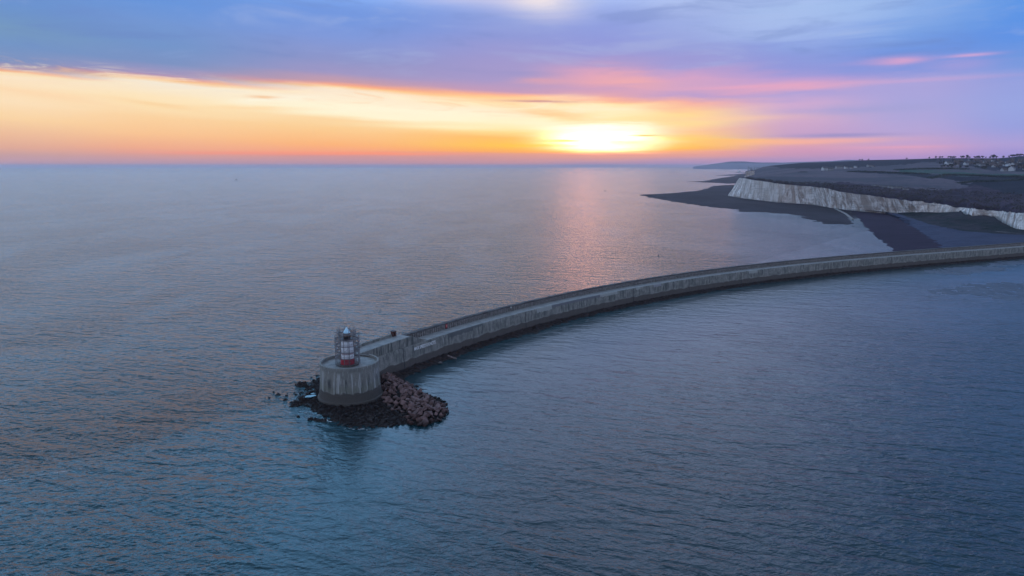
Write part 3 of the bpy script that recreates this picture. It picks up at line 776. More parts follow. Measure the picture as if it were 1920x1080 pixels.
# lifebuoy cabinet and buoy on the parapet
LB = sp(S(837, 12.2, WW), WW - .02, ZD + 1.15)
pf, tf_, nf = frame(S(837, 12.2, WW)); rzl = math.atan2(tf_.y, tf_.x)
lb = empty('lifebuoy_post', tuple(LB), rzl); tag(lb, 'red lifebuoy with its holder on the arcaded parapet of the breakwater', 'lifebuoy')
mb = MB(); mb.box((0, -.14, .45), (1.3, .16, 1.9)); mb.box((0, -.10, -.8), (.16, .1, .7)); mb.obj('holder', flat('red_holder', (.33, .02, .03, 1), .5), lb)
mb = MB(); nR, nr = 20, 8
for i in range(nR):
    a = 2 * math.pi * i / nR
    for j in range(nr):
        q = 2 * math.pi * j / nr; r = .46 + .13 * math.cos(q); mb.v.append((r * math.cos(a), -.30 + .1 * math.sin(q), .5 + r * math.sin(a)))
for i in range(nR):
    for j in range(nr): mb.f.append((i * nr + j, i * nr + (j + 1) % nr, ((i + 1) % nR) * nr + (j + 1) % nr, ((i + 1) % nR) * nr + j))
mb.obj('ring', flat('lifebuoy_ring', (.75, .32, .30, 1), .5, var=.1), lb)
sS = S(958, 12.6, WW); pf, tf_, nf = frame(sS)
sg = empty('wall_sign', tuple(sp(sS, WW - .02, ZD + 1.9)), math.atan2(tf_.y, tf_.x)); tag(sg, 'small white square sign on the breakwater parapet', 'sign')
mb = MB(); mb.box((0, -.06, .35), (.9, .08, .8)); mb.obj('panel', flat('white_sign', (.75, .78, .75, 1), .5, var=.05), sg)
mb = MB(); mb.tube((0, -.06, -.05), (0, -.06, -1.85), .06, 6); mb.obj('post', STEEL, sg)
# pile of broken stone where the ramp meets the parapet
# railing post remains on ramp
sb = S(800, 10.9, 2.5)
hr = empty('handrail', tuple(sp(S(796), 3.2, ZD + .05)), math.atan2(frame(S(796))[1].y, frame(S(796))[1].x))
tag(hr, 'short rusty handrail at the foot of the ramp', 'handrail')
mb = MB()
for i in range(4): mb.tube((i * 1.0 - 2, 2.2, 0), (i * 1.0 - 2, 2.2, 1.1), .05, 5)
mb.tube((-2, 2.2, 1.1), (1, 2.2, 1.1), .05, 5); mb.tube((-2, 2.2, .6), (1, 2.2, .6), .04, 5); mb.obj('rail', BOARD2, hr)

# beam and boulder on the rubble
b0, b1 = onz(839.5, 667, 1.9), onz(856, 672.7, .7)
beam = empty('concrete_beam', tuple(b0)); tag(beam, 'pale straight beam lying on the dark rubble below the wall', 'beam')
mb = MB(); d = b1 - b0; L_ = d.length; mb.box((L_ / 2, 0, 0), (L_, .55, .5)); mb.box((.25, 0, .1), (.5, .8, .5))
bo = mb.obj('shaft', flat('pale_beam', (.20, .15, .14, 1), .8), beam); beam.rotation_euler = d.to_track_quat('X', 'Z').to_euler()

# ---------------------------------------------------------------- armour rocks
def rock_mesh(seed, sx=1, sy=1, sz=1, npt=13, bev=.06):
    r = random.Random(seed); bm = bmesh.new()
    for i in range(npt):
        v_ = Vector((r.uniform(-1, 1), r.uniform(-1, 1), r.uniform(-1, 1)))
        m_ = max(abs(v_.x), abs(v_.y), abs(v_.z)); v_ = v_ / m_ * r.uniform(.82, 1.0)
        bm.verts.new((v_.x * sx, v_.y * sy, v_.z * sz))
    res = bmesh.ops.convex_hull(bm, input=bm.verts)
    bmesh.ops.delete(bm, geom=[g for g in res['geom_interior'] if isinstance(g, bmesh.types.BMVert)], context='VERTS')
    bmesh.ops.dissolve_limit(bm, angle_limit=.25, verts=bm.verts, edges=bm.edges)
    bmesh.ops.bevel(bm, geom=bm.edges[:], offset=bev, segments=1, affect='EDGES', clamp_overlap=True)
    bmesh.ops.triangulate(bm, faces=[f_ for f_ in bm.faces if len(f_.verts) > 4])
    me = bpy.data.meshes.new('rock'); bm.to_mesh(me); bm.free(); return me
px_arm = [(713,698),(735,702),(752,712),(772,724),(797,739),(820,750),(836,764),(829,780),(800,790),(772,789),(748,772),(727,753),(716,745),(709,738),(707,712)]
parm = [tuple(onz(x, y, 1.5)[:2]) for x, y in px_arm]
top_px = onz(722, 706, 4.5)
meshes = []
for i in range(10):
    me = rock_mesh(100 + i, random.uniform(1.05, 1.7), random.uniform(.8, 1.15), random.uniform(.7, .95), npt=11, bev=.05); me.materials.append(ARMOUR); me.name = 'armour_rock'; meshes.append(me)
mound_c = parm
def mound_h(x, y):
    d = dseg(x, y, parm)
    if not pip(x, y, parm): d = -d
    dr = math.hypot(x - DX, y - DY) - 12.4
    near = max(0, 1 - max(0, dr) / 20)
    return min(max(d, 0) * .55, 1.6 + 2.6 * near)
pts = []; rr = random.Random(5); tries = 0
xs_ = [p_[0] for p_ in parm]; ys_ = [p_[1] for p_ in parm]
while tries < 9000 and len(pts) < 245:
    tries += 1
    x = rr.uniform(min(xs_) - .5, max(xs_) + .5); y = rr.uniform(min(ys_) - .5, max(ys_) + .5)
    if not pip(x, y, parm) and dseg(x, y, parm) > .7: continue
    if math.hypot(x - DX, y - DY) < 13.3: continue
    if any((x - a) ** 2 + (y - b) ** 2 < 1.72 ** 2 for a, b in pts): continue
    pts.append((x, y))
for k, (x, y) in enumerate(pts):
    h = mound_h(x, y)
    o = bpy.data.objects.new('armour_rock', meshes[k % 10]); col.objects.link(o)
    sc0 = rr.uniform(.75, 1.3)
    o.location = (x, y, h + .7 + rr.uniform(-.25, .3)); o.scale = (sc0, sc0, sc0 * rr.uniform(.85, 1.1))
    o.rotation_euler = (rr.uniform(-.7, .7), rr.uniform(-.7, .7), rr.uniform(0, 6.3))
    tag(o, 'angular brownish grey armour rock in the heap beside the pier head', 'rock', 'armour rocks heaped beside the pier head')
# mound core under the rocks
mc = height_patch('rock_mound', parm, .8, lambda x, y, d: mound_h(x, y) - .1 + .3 * fbm(x, y, 2, .8, 3) if d > -.3 else -1, REEF, smooth=False)
tag(mc, kind='structure')

DKM = mat_rock('weedy_boulder', (.012, .011, .012, 1), (.040, .034, .033, 1), .6, scale=.6)
dmesh = []
for i in range(6):
    me = rock_mesh(500 + i, random.uniform(.8, 1.4), random.uniform(.7, 1.1), random.uniform(.45, .8), npt=12, bev=.09); me.materials.append(DKM); me.name = 'weedy_rock'; dmesh.append(me)
poly_reef = poly; dpts = []; tries = 0
rxs = [p_[0] for p_ in poly_reef]; rys = [p_[1] for p_ in poly_reef]
while tries < 6000 and len(dpts) < 95:
    tries += 1
    x = rr.uniform(min(rxs), max(rxs)); y = rr.uniform(min(rys), DY + 6)
    if not pip(x, y, poly_reef) or dseg(x, y, poly_reef) < .2: continue
    if math.hypot(x - DX, y - DY) < 17.5 or pip(x, y, parm): continue
    if x < DX + 2 and rr.random() > .35 * (1 if dseg(x, y, poly_reef) < 4 else .15): continue
    if any((x - a) ** 2 + (y - b) ** 2 < 1.5 ** 2 for a, b in dpts): continue
    dpts.append((x, y))
for k, (x, y) in enumerate(dpts):
    d_ = dseg(x, y, poly_reef)
    o = bpy.data.objects.new('weedy_rock', dmesh[k % 6]); col.objects.link(o); sc0 = rr.uniform(.6, 1.25)
    o.location = (x, y, hreef(x, y, d_) + .1); o.scale = (sc0,) * 3; o.rotation_euler = (rr.uniform(-.4, .4), rr.uniform(-.4, .4), rr.uniform(0, 6.3))
    tag(o, 'dark weed covered rock on the low shelf in front of the pier head', 'rock', 'weed covered rocks on the shelf')

# single rocks standing in the water left of the pier head, with their photo places
DARKROCK = mat_rock('dark_sea_rock', (.015, .012, .013, 1), (.035, .026, .026, 1), .3, scale=1.0)
singles = [
 (512.4, 735.0, 4.6, 3.2, 'small round dark rock, left of the largest rock in the open water'),
 (525.3, 740.0, 11.5, 10, 'largest dark peaked rock standing alone in the open water'),
 (518, 741.2, 5, 3, 'low dark rock touching the foot of the largest lone rock'),
 (536.7, 742.0, 5.5, 4, 'small dark rock right of the largest lone rock'),
 (535.5, 750.0, 8.5, 6, 'oblong dark rock below the largest lone rock'),
 (538.5, 737.0, 2.4, 2, 'tiny rock tip just above the small rock right of the largest one'),
 (551, 736.5, 3.2, 2.2, 'tiny dark rock tip midway between the lone rocks and the shelf'),
 (554, 740.5, 5, 4, 'small dark rock below the tiny rock tip near the shelf'),
 (565.5, 736.5, 8, 4, 'wedge shaped dark rock close to the left edge of the rock shelf'),
 (505, 746.0, 4, 3, 'low dark rock at the lower left of the lone rocks'),
 (496.7, 746.0, 2.5, 1.6, 'faint leftmost rock tip barely breaking the surface'),
 (559, 782.0, 6, 6, 'round dark rock alone in the water below the rock shelf'),
 (582, 787.0, 10, 9, 'pointed dark rock at the left end of the low ridge'),
 (583, 708.0, 5, 3, 'dark rock tip above the jagged outcrop'),
 (838, 771.0, 11, 13, 'reddish brown boulder standing just off the right tip of the rock heap'),
 (825, 755.0, 5, 7, 'upright dark stone on the right shoulder of the rock heap'),
 (825.5, 680.0, 7, 4, 'pale rounded boulder on the dark rubble below the painted notice'),
]
BOULD = flat('pale_boulder', (.13, .12, .12, 1), .8)
RBOULD = flat('reddish_boulder', (.07, .04, .038, 1), .8)
for i, (px, py, w, h, lab) in enumerate(singles):
    zb = .0 if i != 16 else .6
    c_ = onz(px, py, zb); D_ = c_.length; mpp = D_ / F
    me = rock_mesh(300 + i, w * mpp * .55, w * mpp * .62, h * mpp * .40, 12, .03 * w * mpp)
    me.materials.append(BOULD if i == 16 else RBOULD if i in (14,) else DARKROCK)
    # pull the top inwards for a peak
    for v_ in me.vertices:
        if v_.co.z > 0: k_ = 1 - .45 * v_.co.z / (h * mpp * .4); v_.co.x *= k_; v_.co.y *= k_
    o = bpy.data.objects.new('sea_rock', me); col.objects.link(o); o.location = c_ + Vector((0, 0, h * mpp * .14)); o.rotation_euler = (0, 0, i * 1.3)
    o.name = 'boulder' if i >= 14 else 'sea_rock'
    tag(o, lab, 'rock', 'single rocks in the water round the pier head' if i < 14 else None)
def outcrop(name, pxs, lab, hh):
    poly = [tuple(onz(x, y, 0)[:2]) for x, y in pxs]
    def hf(x, y, d):
        return min(max(d + fbm(x, y, 5, .5, 3) * .8, -1.5), 2.5) * hh + (fbm(x, y, 1, .8, 4) * .8 if d > 0 else 0) - .1
    o = height_patch(name, poly, .4, hf, DARKROCK, smooth=False); tag(o, lab, 'rock outcrop'); return o
outcrop('rock_outcrop', [(551,723.5),(560,719),(575,718),(577,724),(566,727),(553,726)], 'jagged dark rock outcrop reaching left from the back of the pier head', .75)
outcrop('rock_outcrop', [(584,786),(592,784),(602,786),(612,789),(612,794),(600,793),(586,790)], 'low dark rock ridge at the lower left corner of the shelf', .6)
# tide pools
POOLM, N, b = newmat('pool_water'); b.inputs['Base Color'].default_value = (.01, .03, .04, 1); b.inputs['Roughness'].default_value = .04; b.inputs['IOR'].default_value = 1.333
bump(N, b, N.noise(N.pos(), 3.0, 2), .01)
for (px, py, w, h, lab) in [(582, 742.5, 7.5, 2.8, 'larger bright tide pool on the dark rock shelf'), (587, 737.6, 3.2, 1.3, 'smaller bright tide pool above the larger one on the shelf')]:
    c_ = onz(px, py, 1.55); V = []; n = 28
    ax = w * c_.length / F
    ayw = h * c_.length / F / .33
    for lev, zz_, k in ((0, -.9, 1.1), (1, 0, 1.0)):
        for i in range(n):
            a = 2 * math.pi * i / n; r = k * (1 + .16 * math.sin(2 * a + 1) + .08 * math.sin(5 * a)); V.append((c_.x + ax * r * math.cos(a) + .4 * ayw * r * math.sin(a), c_.y + ayw * r * math.sin(a), 1.55 + zz_))
    Fc = [(i, (i + 1) % n, n + (i + 1) % n, n + i) for i in range(n)] + [tuple(range(n, 2 * n))]
    o = mesh_obj('tide_pool', V, Fc, POOLM); tag(o, lab, 'pool')

# broken foam lines: the tide line at lower left and the wash in front of the rocks
FOAM = flat('sea_foam', (.55, .60, .62, 1), .9, var=.2)
V = []; Fc = []; rf = random.Random(9)
def fleck(c_, a_, L_, w_):
    k = len(V); n = 7
    for i in range(n):
        t = i / (n - 1); ww = w_ * math.sin(math.pi * (t * .9 + .05)) * rf.uniform(.5, 1.2); px_ = (t - .5) * L_; off = rf.uniform(-.2, .2)
        for sg_ in (-1, 1):
            V.append((c_.x + px_ * math.cos(a_) - (sg_ * ww + off) * math.sin(a_), c_.y + px_ * math.sin(a_) + (sg_ * ww + off) * math.cos(a_), .035))
    for i in range(n - 1): Fc.append((k + 2 * i, k + 2 * i + 2, k + 2 * i + 3, k + 2 * i + 1))
for (xa, ya, xb, yb, m_, L_, w_) in ((-20, 906, 30, 897, 16, 1.6, .10), (60, 892, 150, 880, 22, 1.5, .07), (606, 784, 622, 793, 12, 1.1, .28), (560, 771, 600, 779, 8, .9, .12), (640, 803, 700, 806, 12, .9, .12), (830, 786, 838, 776, 6, .9, .2), (520, 744, 575, 738, 8, .8, .1)):
    for i in range(m_):
        t = rf.random(); c_ = onz(xa + (xb - xa) * t + rf.gauss(0, 1.2), ya + (yb - ya) * t + rf.gauss(0, .8), 0)
        fleck(c_, math.atan2((yb - ya) * -.35, (xb - xa)) * 1.0 + rf.gauss(0, .2), L_ * rf.uniform(.5, 1.8), w_ * rf.uniform(.5, 1.5))
o = mesh_obj('foam', V, Fc, FOAM); tag(o, 'thin flecks of white foam on the water near the rocks', 'foam', kind='stuff')

# ---------------------------------------------------------------- chalk headland, beach, land
def mat_chalk():
    m, N, b = newmat('chalk')
    P_ = N.pos(); x, y, z = N.sep(P_)
    vs = N.xyz(x, y, N.m('MULTIPLY', z, .30))
    s1 = N.noise(vs, .05, 6, .7, 1.2); s2 = N.noise(vs, .14, 5, .65, 1.0); n1 = N.noise(P_, .018, 3, .5); n2 = N.noise(P_, .09, 6, .7, .6)
    c = N.mix(N.ss(s1, .40, .58), (.34, .28, .25, 1), (.90, .87, .85, 1))
    ochre = N.m('MULTIPLY', N.ss(s2, .42, .60, 0, .9), N.ss(x, 700, 850, .4, 1.0))
    c = N.mix(ochre, c, (.58, .42, .34, 1))
    c = N.mix(N.ss(n2, .52, .68, 0, .75), c, (.26, .20, .18, 1))
    ledge = N.ss(N.m('ADD', z, N.m('MULTIPLY', n2, 14)), 8, 13, .8, 0)
    c = N.mix(N.m('MULTIPLY', ledge, N.ss(n1, .4, .6)), c, (.16, .15, .13, 1))
    bands = N.noise(N.xyz(N.m('MULTIPLY', x, .02), N.m('MULTIPLY', y, .02), N.m('MULTIPLY', z, .8)), 1, 3)
    big = N.noise(P_, .008, 3, .5)
    c = N.mix(N.ss(big, .5, .62, 0, .5), c, (.55, .47, .42, 1))
    c = N.mix(N.ss(bands, .55, .66, 0, .5), c, (.25, .24, .23, 1))
    N.l.new(c, b.inputs['Base Color']); b.inputs['Roughness'].default_value = .95
    b.inputs['Specular IOR Level'].default_value = .1; bump(N, b, N.m('ADD', s1, N.m('MULTIPLY', n2, .6)), 5.0); return m
CHALK = mat_chalk()
def mat_ground(name, c1, c2, c3=None, s=.004, fine=.06, rough=.95, stretch=1.0, bumpd=1.0):
    c1, c2, c3 = [None if q is None else (q[0] * .92, q[1] * 1.02, q[2] * 1.5, 1) for q in (c1, c2, c3)]  # blue cast of shade and haze put into every ground colour
    m, N, b = newmat(name)
    x, y, z = N.sep(N.pos())
    q = N.xyz(x, N.m('MULTIPLY', y, stretch), z)
    n1 = N.noise(q, s, 4, .55, .4); n2 = N.noise(q, fine, 5, .65)
    c = N.mix(N.ss(n1, .38, .62), c1, c2)
    if c3: c = N.mix(N.ss(n2, .48, .68, 0, .8), c, c3)
    N.l.new(c, b.inputs['Base Color']); b.inputs['Roughness'].default_value = rough; b.inputs['Specular IOR Level'].default_value = .1
    bump(N, b, n2, bumpd); return m
G_OLIVE = mat_ground('dry_grass', (.130, .098, .080, 1), (.072, .068, .058, 1), (.048, .044, .044, 1))
G_GREEN = mat_ground('green_pasture', (.034, .095, .050, 1), (.050, .080, .048, 1), (.026, .04, .026, 1))
G_SCRUB = mat_ground('winter_scrub', (.036, .026, .030, 1), (.074, .050, .050, 1), (.022, .020, .024, 1), s=.012, fine=.12, bumpd=4)
G_DARK = mat_ground('dark_copse', (.012, .018, .022, 1), (.018, .024, .026, 1), (.009, .012, .014, 1), bumpd=4)
G_TOWN = mat_ground('hill_suburb', (.020, .024, .028, 1), (.032, .030, .032, 1), (.014, .017, .02, 1), s=.01, fine=.08, bumpd=3)
G_TALUS = mat_ground('grassy_talus', (.018, .026, .019, 1), (.045, .038, .032, 1), (.012, .015, .013, 1), s=.02, fine=.15, bumpd=2)
SHINGLE = mat_ground('dry_shingle', (.046, .052, .062, 1), (.062, .066, .074, 1), (.038, .042, .05, 1), s=.02, fine=.2, bumpd=.4)
WETSAND = mat_ground('wet_sand', (.026, .017, .024, 1), (.036, .023, .030, 1), (.020, .015, .021, 1), s=.01, fine=.1, rough=.95, bumpd=.2)
SHELF = mat_ground('weedy_chalk_platform', (.016, .012, .013, 1), (.036, .027, .026, 1), (.010, .009, .010, 1), s=.008, fine=.05, rough=.8, bumpd=1.0, stretch=.4)

BASE = [(1365,366,3),(1385,369.5,3),(1407.6,372.5,3),(1457,378,3),(1500,380.5,3),(1530,383,3),(1560,388.5,3),(1590,391,3.5),(1621.5,394,4),(1660,397,5),(1682.6,398,6),(1720,398,10),(1764,397,14),(1809,394.5,20),(1822,402,18),(1848,402,18),(1872,405,17),(1890,416,12),(1909,426,8),(1960,432,8),(2060,440,8)]
TOPL = [(1386,333.5),(1393,334),(1409.6,337),(1457,344),(1490,347.5),(1520,349.5),(1550,353),(1575,359.5),(1605,363),(1640,367.6),(1665,371.5),(1705,376),(1760,382),(1809,390.5),(1823,391),(1848,394),(1874,396),(1890,397.5),(1909,399),(1960,402),(2060,406)]
def lerp_tab(tab, n, idx):
    t = np.linspace(0, len(tab) - 1, n); out = []
    for q in t:
        k = min(int(q), len(tab) - 2); u = q - k; out.append(tuple(tab[k][m] + (tab[k + 1][m] - tab[k][m]) * u for m in range(idx)))
    return out
NC = 420
bs = lerp_tab(BASE, NC, 3); ts = lerp_tab(TOPL, NC, 2)
ts = [(a, b_ + (2.6 * fbm(a * .06, 0, 9, 1, 4) * min(1, max(.22, (a - 1560) / 150)) if a > 1400 else 0)) for a, b_ in ts]
rows = []; top_row = []; base_row = []
for i in range(NC):
    pb = onz(*bs[i]); back = 9 + 5 * fbm(i * .11, 0, 2, 1, 2)
    d = Vector((pb.x, pb.y, 0)).normalized()
    pt = atY(ts[i][0], ts[i][1], pb.y + back)
    base_row.append(pb); top_row.append(pt)
NR = 18
for j in range(NR + 1):
    t = j / NR; r = []
    for i in range(NC):
        a, c_ = base_row[i], top_row[i]
        p = a.lerp(c_, t); H__ = c_.z - a.z
        hx = p.x * .030
        g = fbm(p.x * .055, t * .5, 1.0, 1, 4) * 9.5 + fbm(p.x * .16, t * 1.4, 5.0, 1, 4) * 4.2     # gullies and buttresses
        g *= min(1, H__ / 30) * (.35 + .65 * math.sin(math.pi * min(1, t * .9 + .05)))
        p = p + Vector((-.1, -1, 0)) * g
        if t == 0: p.z = -1 if i < 200 else a.z - 9
        if j == NR: p = c_ + Vector((-.1, -1, 0)) * g + Vector((0, 0, 1.2 * fbm(p.x * .2, 0, 3, 1, 3)))
        r.append(p)
    rows.append(r)
# turn the left end of the cliff away from the sea
for k in range(1, 7):
    for r in rows:
        p = r[0] if k == 1 else r[0]
    for j, r in enumerate(rows):
        f0 = rows[j][0]
        r.insert(0, f0 + Vector((14 + 3 * k, 26 * 1.0, 0)) + Vector((0, 0, 0)))
cliff = loft('cliff', rows, CHALK, smooth=False); tag(cliff, kind='structure')
top_pts = [p.copy() for p in rows[-1][6:]]

# land behind the cliff edge
MID = [(1386,333.5),(1393,333),(1404,331.2),(1417,330),(1440,327.5),(1500,325),(1560,323),(1700,320),(1800,321),(1920,322),(2060,322)]
SKY_ = [(1399,321),(1414,318.6),(1418,317.4),(1429,313.4),(1445,310.6),(1467,308.6),(1506.5,305.2),(1560,303.6),(1600,302),(1617,300.5),(1660,299.5),(1703,298.6),(1745,297.2),(1760,296.5),(1800,296.5),(1870,296.8),(1895,295),(1910,292.5),(1920,292.6),(1960,291),(2060,289)]
NCL = 300
def land(name, colpx, rowfun, NRr, regions, default):
    V = []; Fc = []; mats = [default]; MI = []
    for m_ in regions:
        if m_[1] not in mats: mats.append(m_[1])
    pix = []
    for j in range(NRr + 1):
        for i, q in enumerate(colpx):
            p, pxpy = rowfun(q, j / NRr); V.append(p); pix.append(pxpy)
    n = len(colpx)
    for j in range(NRr):
        for i in range(n - 1):
            a = j * n + i; Fc.append((a, a + 1, a + n + 1, a + n))
            cx_ = sum(pix[k][0] for k in Fc[-1]) / 4; cy_ = sum(pix[k][1] for k in Fc[-1]) / 4
            wob = 1.6 * fbm(cx_ * .06, cy_ * .12, 0, 1, 4); mi = 0
            for pl, mt in regions:
                if pip(cx_ + wob * 6, cy_ + wob, pl): mi = mats.index(mt)
            MI.append(mi)
    o = mesh_obj(name, V, Fc, None, smooth=True)
    for m_ in mats: o.data.materials.append(m_)
    o.data.polygons.foreach_set('material_index', MI)
    return o
tpx = [t_[0] for t_ in ts]
top_edge_Y = [p.y for p in top_pts]
def DtopY(i): return top_edge_Y[min(NC - 1, max(0, i))]
def front_row(i, t):
    tx, ty = ts[i]; px = tx; y1 = interp(MID, px); y0 = ty
    if y1 > y0 - .3: y1 = y0 - .3
    Y0 = top_edge_Y[i]; Ye = interp([(1386, 2150), (1440, 2350), (1560, 2500), (1700, 2350), (1920, 2050), (2060, 2000)], px)
    tt = t; Yc = Y0 + (Ye - Y0) * (tt ** 1.25)
    if t == 0:
        p = top_pts[i].copy()
    else:
        py = y0 + (y1 - y0) * (t ** .62)
        p = atY(px, py, Yc); p.z += (1.0 + .0006 * Yc) * fbm(p.x * .012, p.y * .012, 0, 1, 4) * min(1, t * 6) * (1 - t) * 1.5
    return p, (px, y0 + (y1 - y0) * (t ** .62))
scrub_poly = [(1386,333),(1415,335),(1445,339),(1500,345),(1540,343.5),(1590,342),(1625,345),(1665,350),(1710,354),(1760,358),(1800,352),(1830,346),(1870,356),(1895,366),(1930,360),(2100,360),(2100,420),(1386,420)]
green1 = [(1690,320.5),(1740,320.5),(1800,322.5),(1850,326),(1920,326),(2100,325),(2100,331),(1920,331),(1800,330),(1750,325),(1690,323)]
dark1 = [(1590,322.5),(1620,320.5),(1700,323),(1740,326),(1800,331),(1925,332),(2100,333),(2100,345),(1850,345),(1800,340),(1760,333),(1745,335),(1690,327),(1640,325)]
darkfield = [(1800,345),(1840,340),(1925,338),(2100,338),(2100,378),(1960,378),(1900,374),(1850,366),(1830,352)]
path_ = [(1560,334),(1620,331),(1700,329.5),(1700,331),(1620,333),(1562,336)]
fl = land('headland', list(range(NC)), lambda q, t: front_row(q, t), 46, [(green1, G_GREEN), (dark1, G_DARK), (darkfield, G_DARK), (scrub_poly, G_SCRUB)], G_OLIVE)
tag(fl, kind='structure')
bpx = list(np.linspace(1398, 2060, NCL))
def back_row(px, t):
    y0 = interp(MID, px) + (1.5 if px > 1440 else .8); y1 = interp(SKY_, px)
    Y0 = interp([(1398, 3300), (1440, 2900), (1500, 2460), (1560, 2480), (1700, 2330), (1920, 2030), (2060, 1980)], px)
    Y1 = interp([(1398, 3700), (1430, 4300), (1560, 4200), (1700, 3900), (1800, 3500), (1920, 3100), (2060, 3000)], px)
    py = y0 + (y1 - y0) * (t ** .8); p = atY(px, py, Y0 + (Y1 - Y0) * t)
    p.z += 2.0 * fbm(p.x * .01, p.y * .01, 0, 1, 3) * t * (1 - t) * 3
    return p, (px, py)
hill_dark = [(1440,309),(1506,304),(1600,300),(1760,294),(1925,290),(2100,286),(2100,300),(1920,303),(1760,303),(1700,308),(1640,313),(1590,314.5),(1540,316),(1500,316),(1460,315)]
town = [(1760,294),(2100,284),(2100,322),(1925,322),(1860,320),(1820,312),(1780,309),(1757,306)]
green2 = [(1680,317),(1740,318.5),(1800,320),(1860,322),(2100,321),(2100,328),(1690,322)]
bl = land('hillside', bpx, back_row, 34, [(hill_dark, G_DARK), (town, G_TOWN), (green2, G_GREEN)], G_OLIVE); tag(bl, kind='structure')
# skirt so the hill has a far side
V = []; Fc = []
for px in bpx:
    p, _ = back_row(px, 1.0); V.append(p); q = p.copy(); q.y += 900; q.x *= (q.y / p.y); q.z = p.z * .6; V.append(q)
for i in range(len(bpx) - 1): Fc.append((2 * i, 2 * i + 2, 2 * i + 3, 2 * i + 1))
bk = mesh_obj('hill_far_slope', V, Fc, G_DARK, smooth=True); tag(bk, kind='structure')

# second, smaller chalk face behind
rows = []
for j in range(9):
    t = j / 8; r = []
    for i in range(30):
        u = i / 29
        pb = onz(1396.5 + 17 * u, 332.3 - 0.2 * u, 2); top = atY(1399.2 + 15.5 * u, 321.8 - 2.2 * u, pb.y * .985 + 10)
        p = Vector((pb.x, 3300 + 25 * u, pb.z)); 
        a = atY(1395.5 + 19 * u, 333.5, 3290 + 15 * u); c_ = atY(1399.0 + 15.5 * u, 321.8 - 2.0 * u, 3300 + 15 * u)
        q = a.lerp(c_, t); q.y -= 8 * fbm(u * 6, t, 3, 1, 3); r.append(q)
    rows.append(r)
c2 = loft('cliff', rows, CHALK, smooth=False); tag(c2, kind='structure')

# platforms (reefs) at low tide, thin heights with ragged edges, built as height patches in world space
def shelf(name, pxs, step, hmax, mat, wob, z0=.0, stp=None):
    poly = [tuple(onz(x, y, 0)[:2]) for x, y in pxs]
    def hf(x, y, d):
        d2 = d + wob * fbm(x, y, 3, .9 / wob, 5)
        return min(max(d2 * .04, -1.0), hmax) + .35 * fbm(x, y, 8, .06, 4) * (1 if d2 > 0 else .3) - .12
    o = height_patch(name, poly, step, hf, mat, mx=stp); tag(o, kind='structure'); return o
shelf('reef', [(1197,364.8),(1225,364),(1260,362),(1290,359.5),(1312,357),(1325,353),(1340,348.5),(1370,346.5),(1400,348),(1420,366),(1470,374),(1560,384),(1600,392),(1610,404),(1600,424),(1585,422.5),(1560,420.5),(1535,417.5),(1515,411),(1495,405),(1470,400.5),(1430,398),(1385,397),(1375,393),(1345,389.5),(1310,386),(1275,380),(1240,374.5),(1215,370)], 9, 1.3, SHELF, 22, stp=(6, 12))
shelf('reef', [(1288,340.8),(1320,339.5),(1345,334.5),(1375,330.5),(1392,325.5),(1400,325),(1405,333),(1400,342),(1372,344.3),(1345,343),(1320,342)], 26, 1.3, SHELF, 40, stp=(12, 45))
shelf('reef', [(1340,329.0),(1370,327.2),(1392,325.9),(1396,328.5),(1370,329.4)], 40, 1.0, SHELF, 40, stp=(15, 70))

# beach
def jag(R, amp, seed):
    for i, p in enumerate(R): p.x += amp * fbm(i * .35, seed, 0, 1, 4); p.y += amp * 1.5 * fbm(i * .3, seed + 5, 0, 1, 4)
L0 = [onz(x, y, -.4) for x, y in [(1556,388),(1575,396),(1592,410),(1599,424),(1613,437),(1626,449),(1638,459),(1654,474),(1664,487),(1672,496)]]
L1 = [onz(x, y, 1.6) for x, y in [(1600,391.5),(1654,398),(1680,408),(1703,420.6),(1722,432),(1735,441),(1758,455),(1772,466),(1785,477),(1795,486)]]
L2 = [onz(x, y, 4.5) for x, y in [(1612,392.5),(1662,398.5),(1700,411),(1730,424),(1758,436),(1775,446),(1800,458),(1818,466),(1835,472),(1850,478)]]
L3 = [onz(x, y, 6) for x, y in [(1625,393.5),(1683,400),(1744,420.6),(1805,433),(1870,438),(1920,441),(1960,444),(2000,447),(2060,451),(2120,456)]]
L4 = []
NBb = 160
R0, R1, R2, R3 = (resample(L, NBb) for L in (L0, L1, L2, L3))
jag(R0, 5, 1); jag(R1, 7, 2); jag(R2, 5, 3); jag(R3, 5, 4)
def between(A, B, n):
    return [[a.lerp(b, k / n) + Vector((0, 0, .12 * fbm(a.lerp(b, k / n).x * .05, a.lerp(b, k / n).y * .05, 0, 1, 3))) for a, b in zip(A, B)] for k in range(n + 1)]
o = loft('beach', between(R0, R1, 12), WETSAND); tag(o, kind='structure')
# waterline ragged
rows = between(R1, R2, 5)[:]; rows2 = between(R2, R3, 6)[1:]
o = loft('beach', rows + rows2, SHINGLE); tag(o, kind='structure')
# talus from beach top to cliff foot
base_t = [onz(*b_) for b_ in bs if b_[0] >= 1683]
R4 = resample(base_t, NBb); R3b = resample([p for p in L3 if True][1:] , NBb)
rows = []
for k in range(13):
    t = k / 12; r = []
    for a, b_ in zip(R3b, R4):
        p = a.lerp(b_, t); p.z += 2.2 * fbm(p.x * .03, p.y * .03, 0, 1, 4) * math.sin(math.pi * t) + (-3 * math.sin(math.pi * t) if t > 0 else 0)
        if k == 0: p.z -= .3
        if k >= 11: p.z += (5.0 * fbm(p.x * .035, 2, 0, 1, 4) - 2.5) * min(1, max(0, (p.x - b_.x * 0 - 640) / 120)) * (k - 10) / 2
        if k == 12: p.y += 16
        r.append(p)
    rows.append(r)
o = loft('talus', rows, G_TALUS, smooth=False); tag(o, kind='structure')
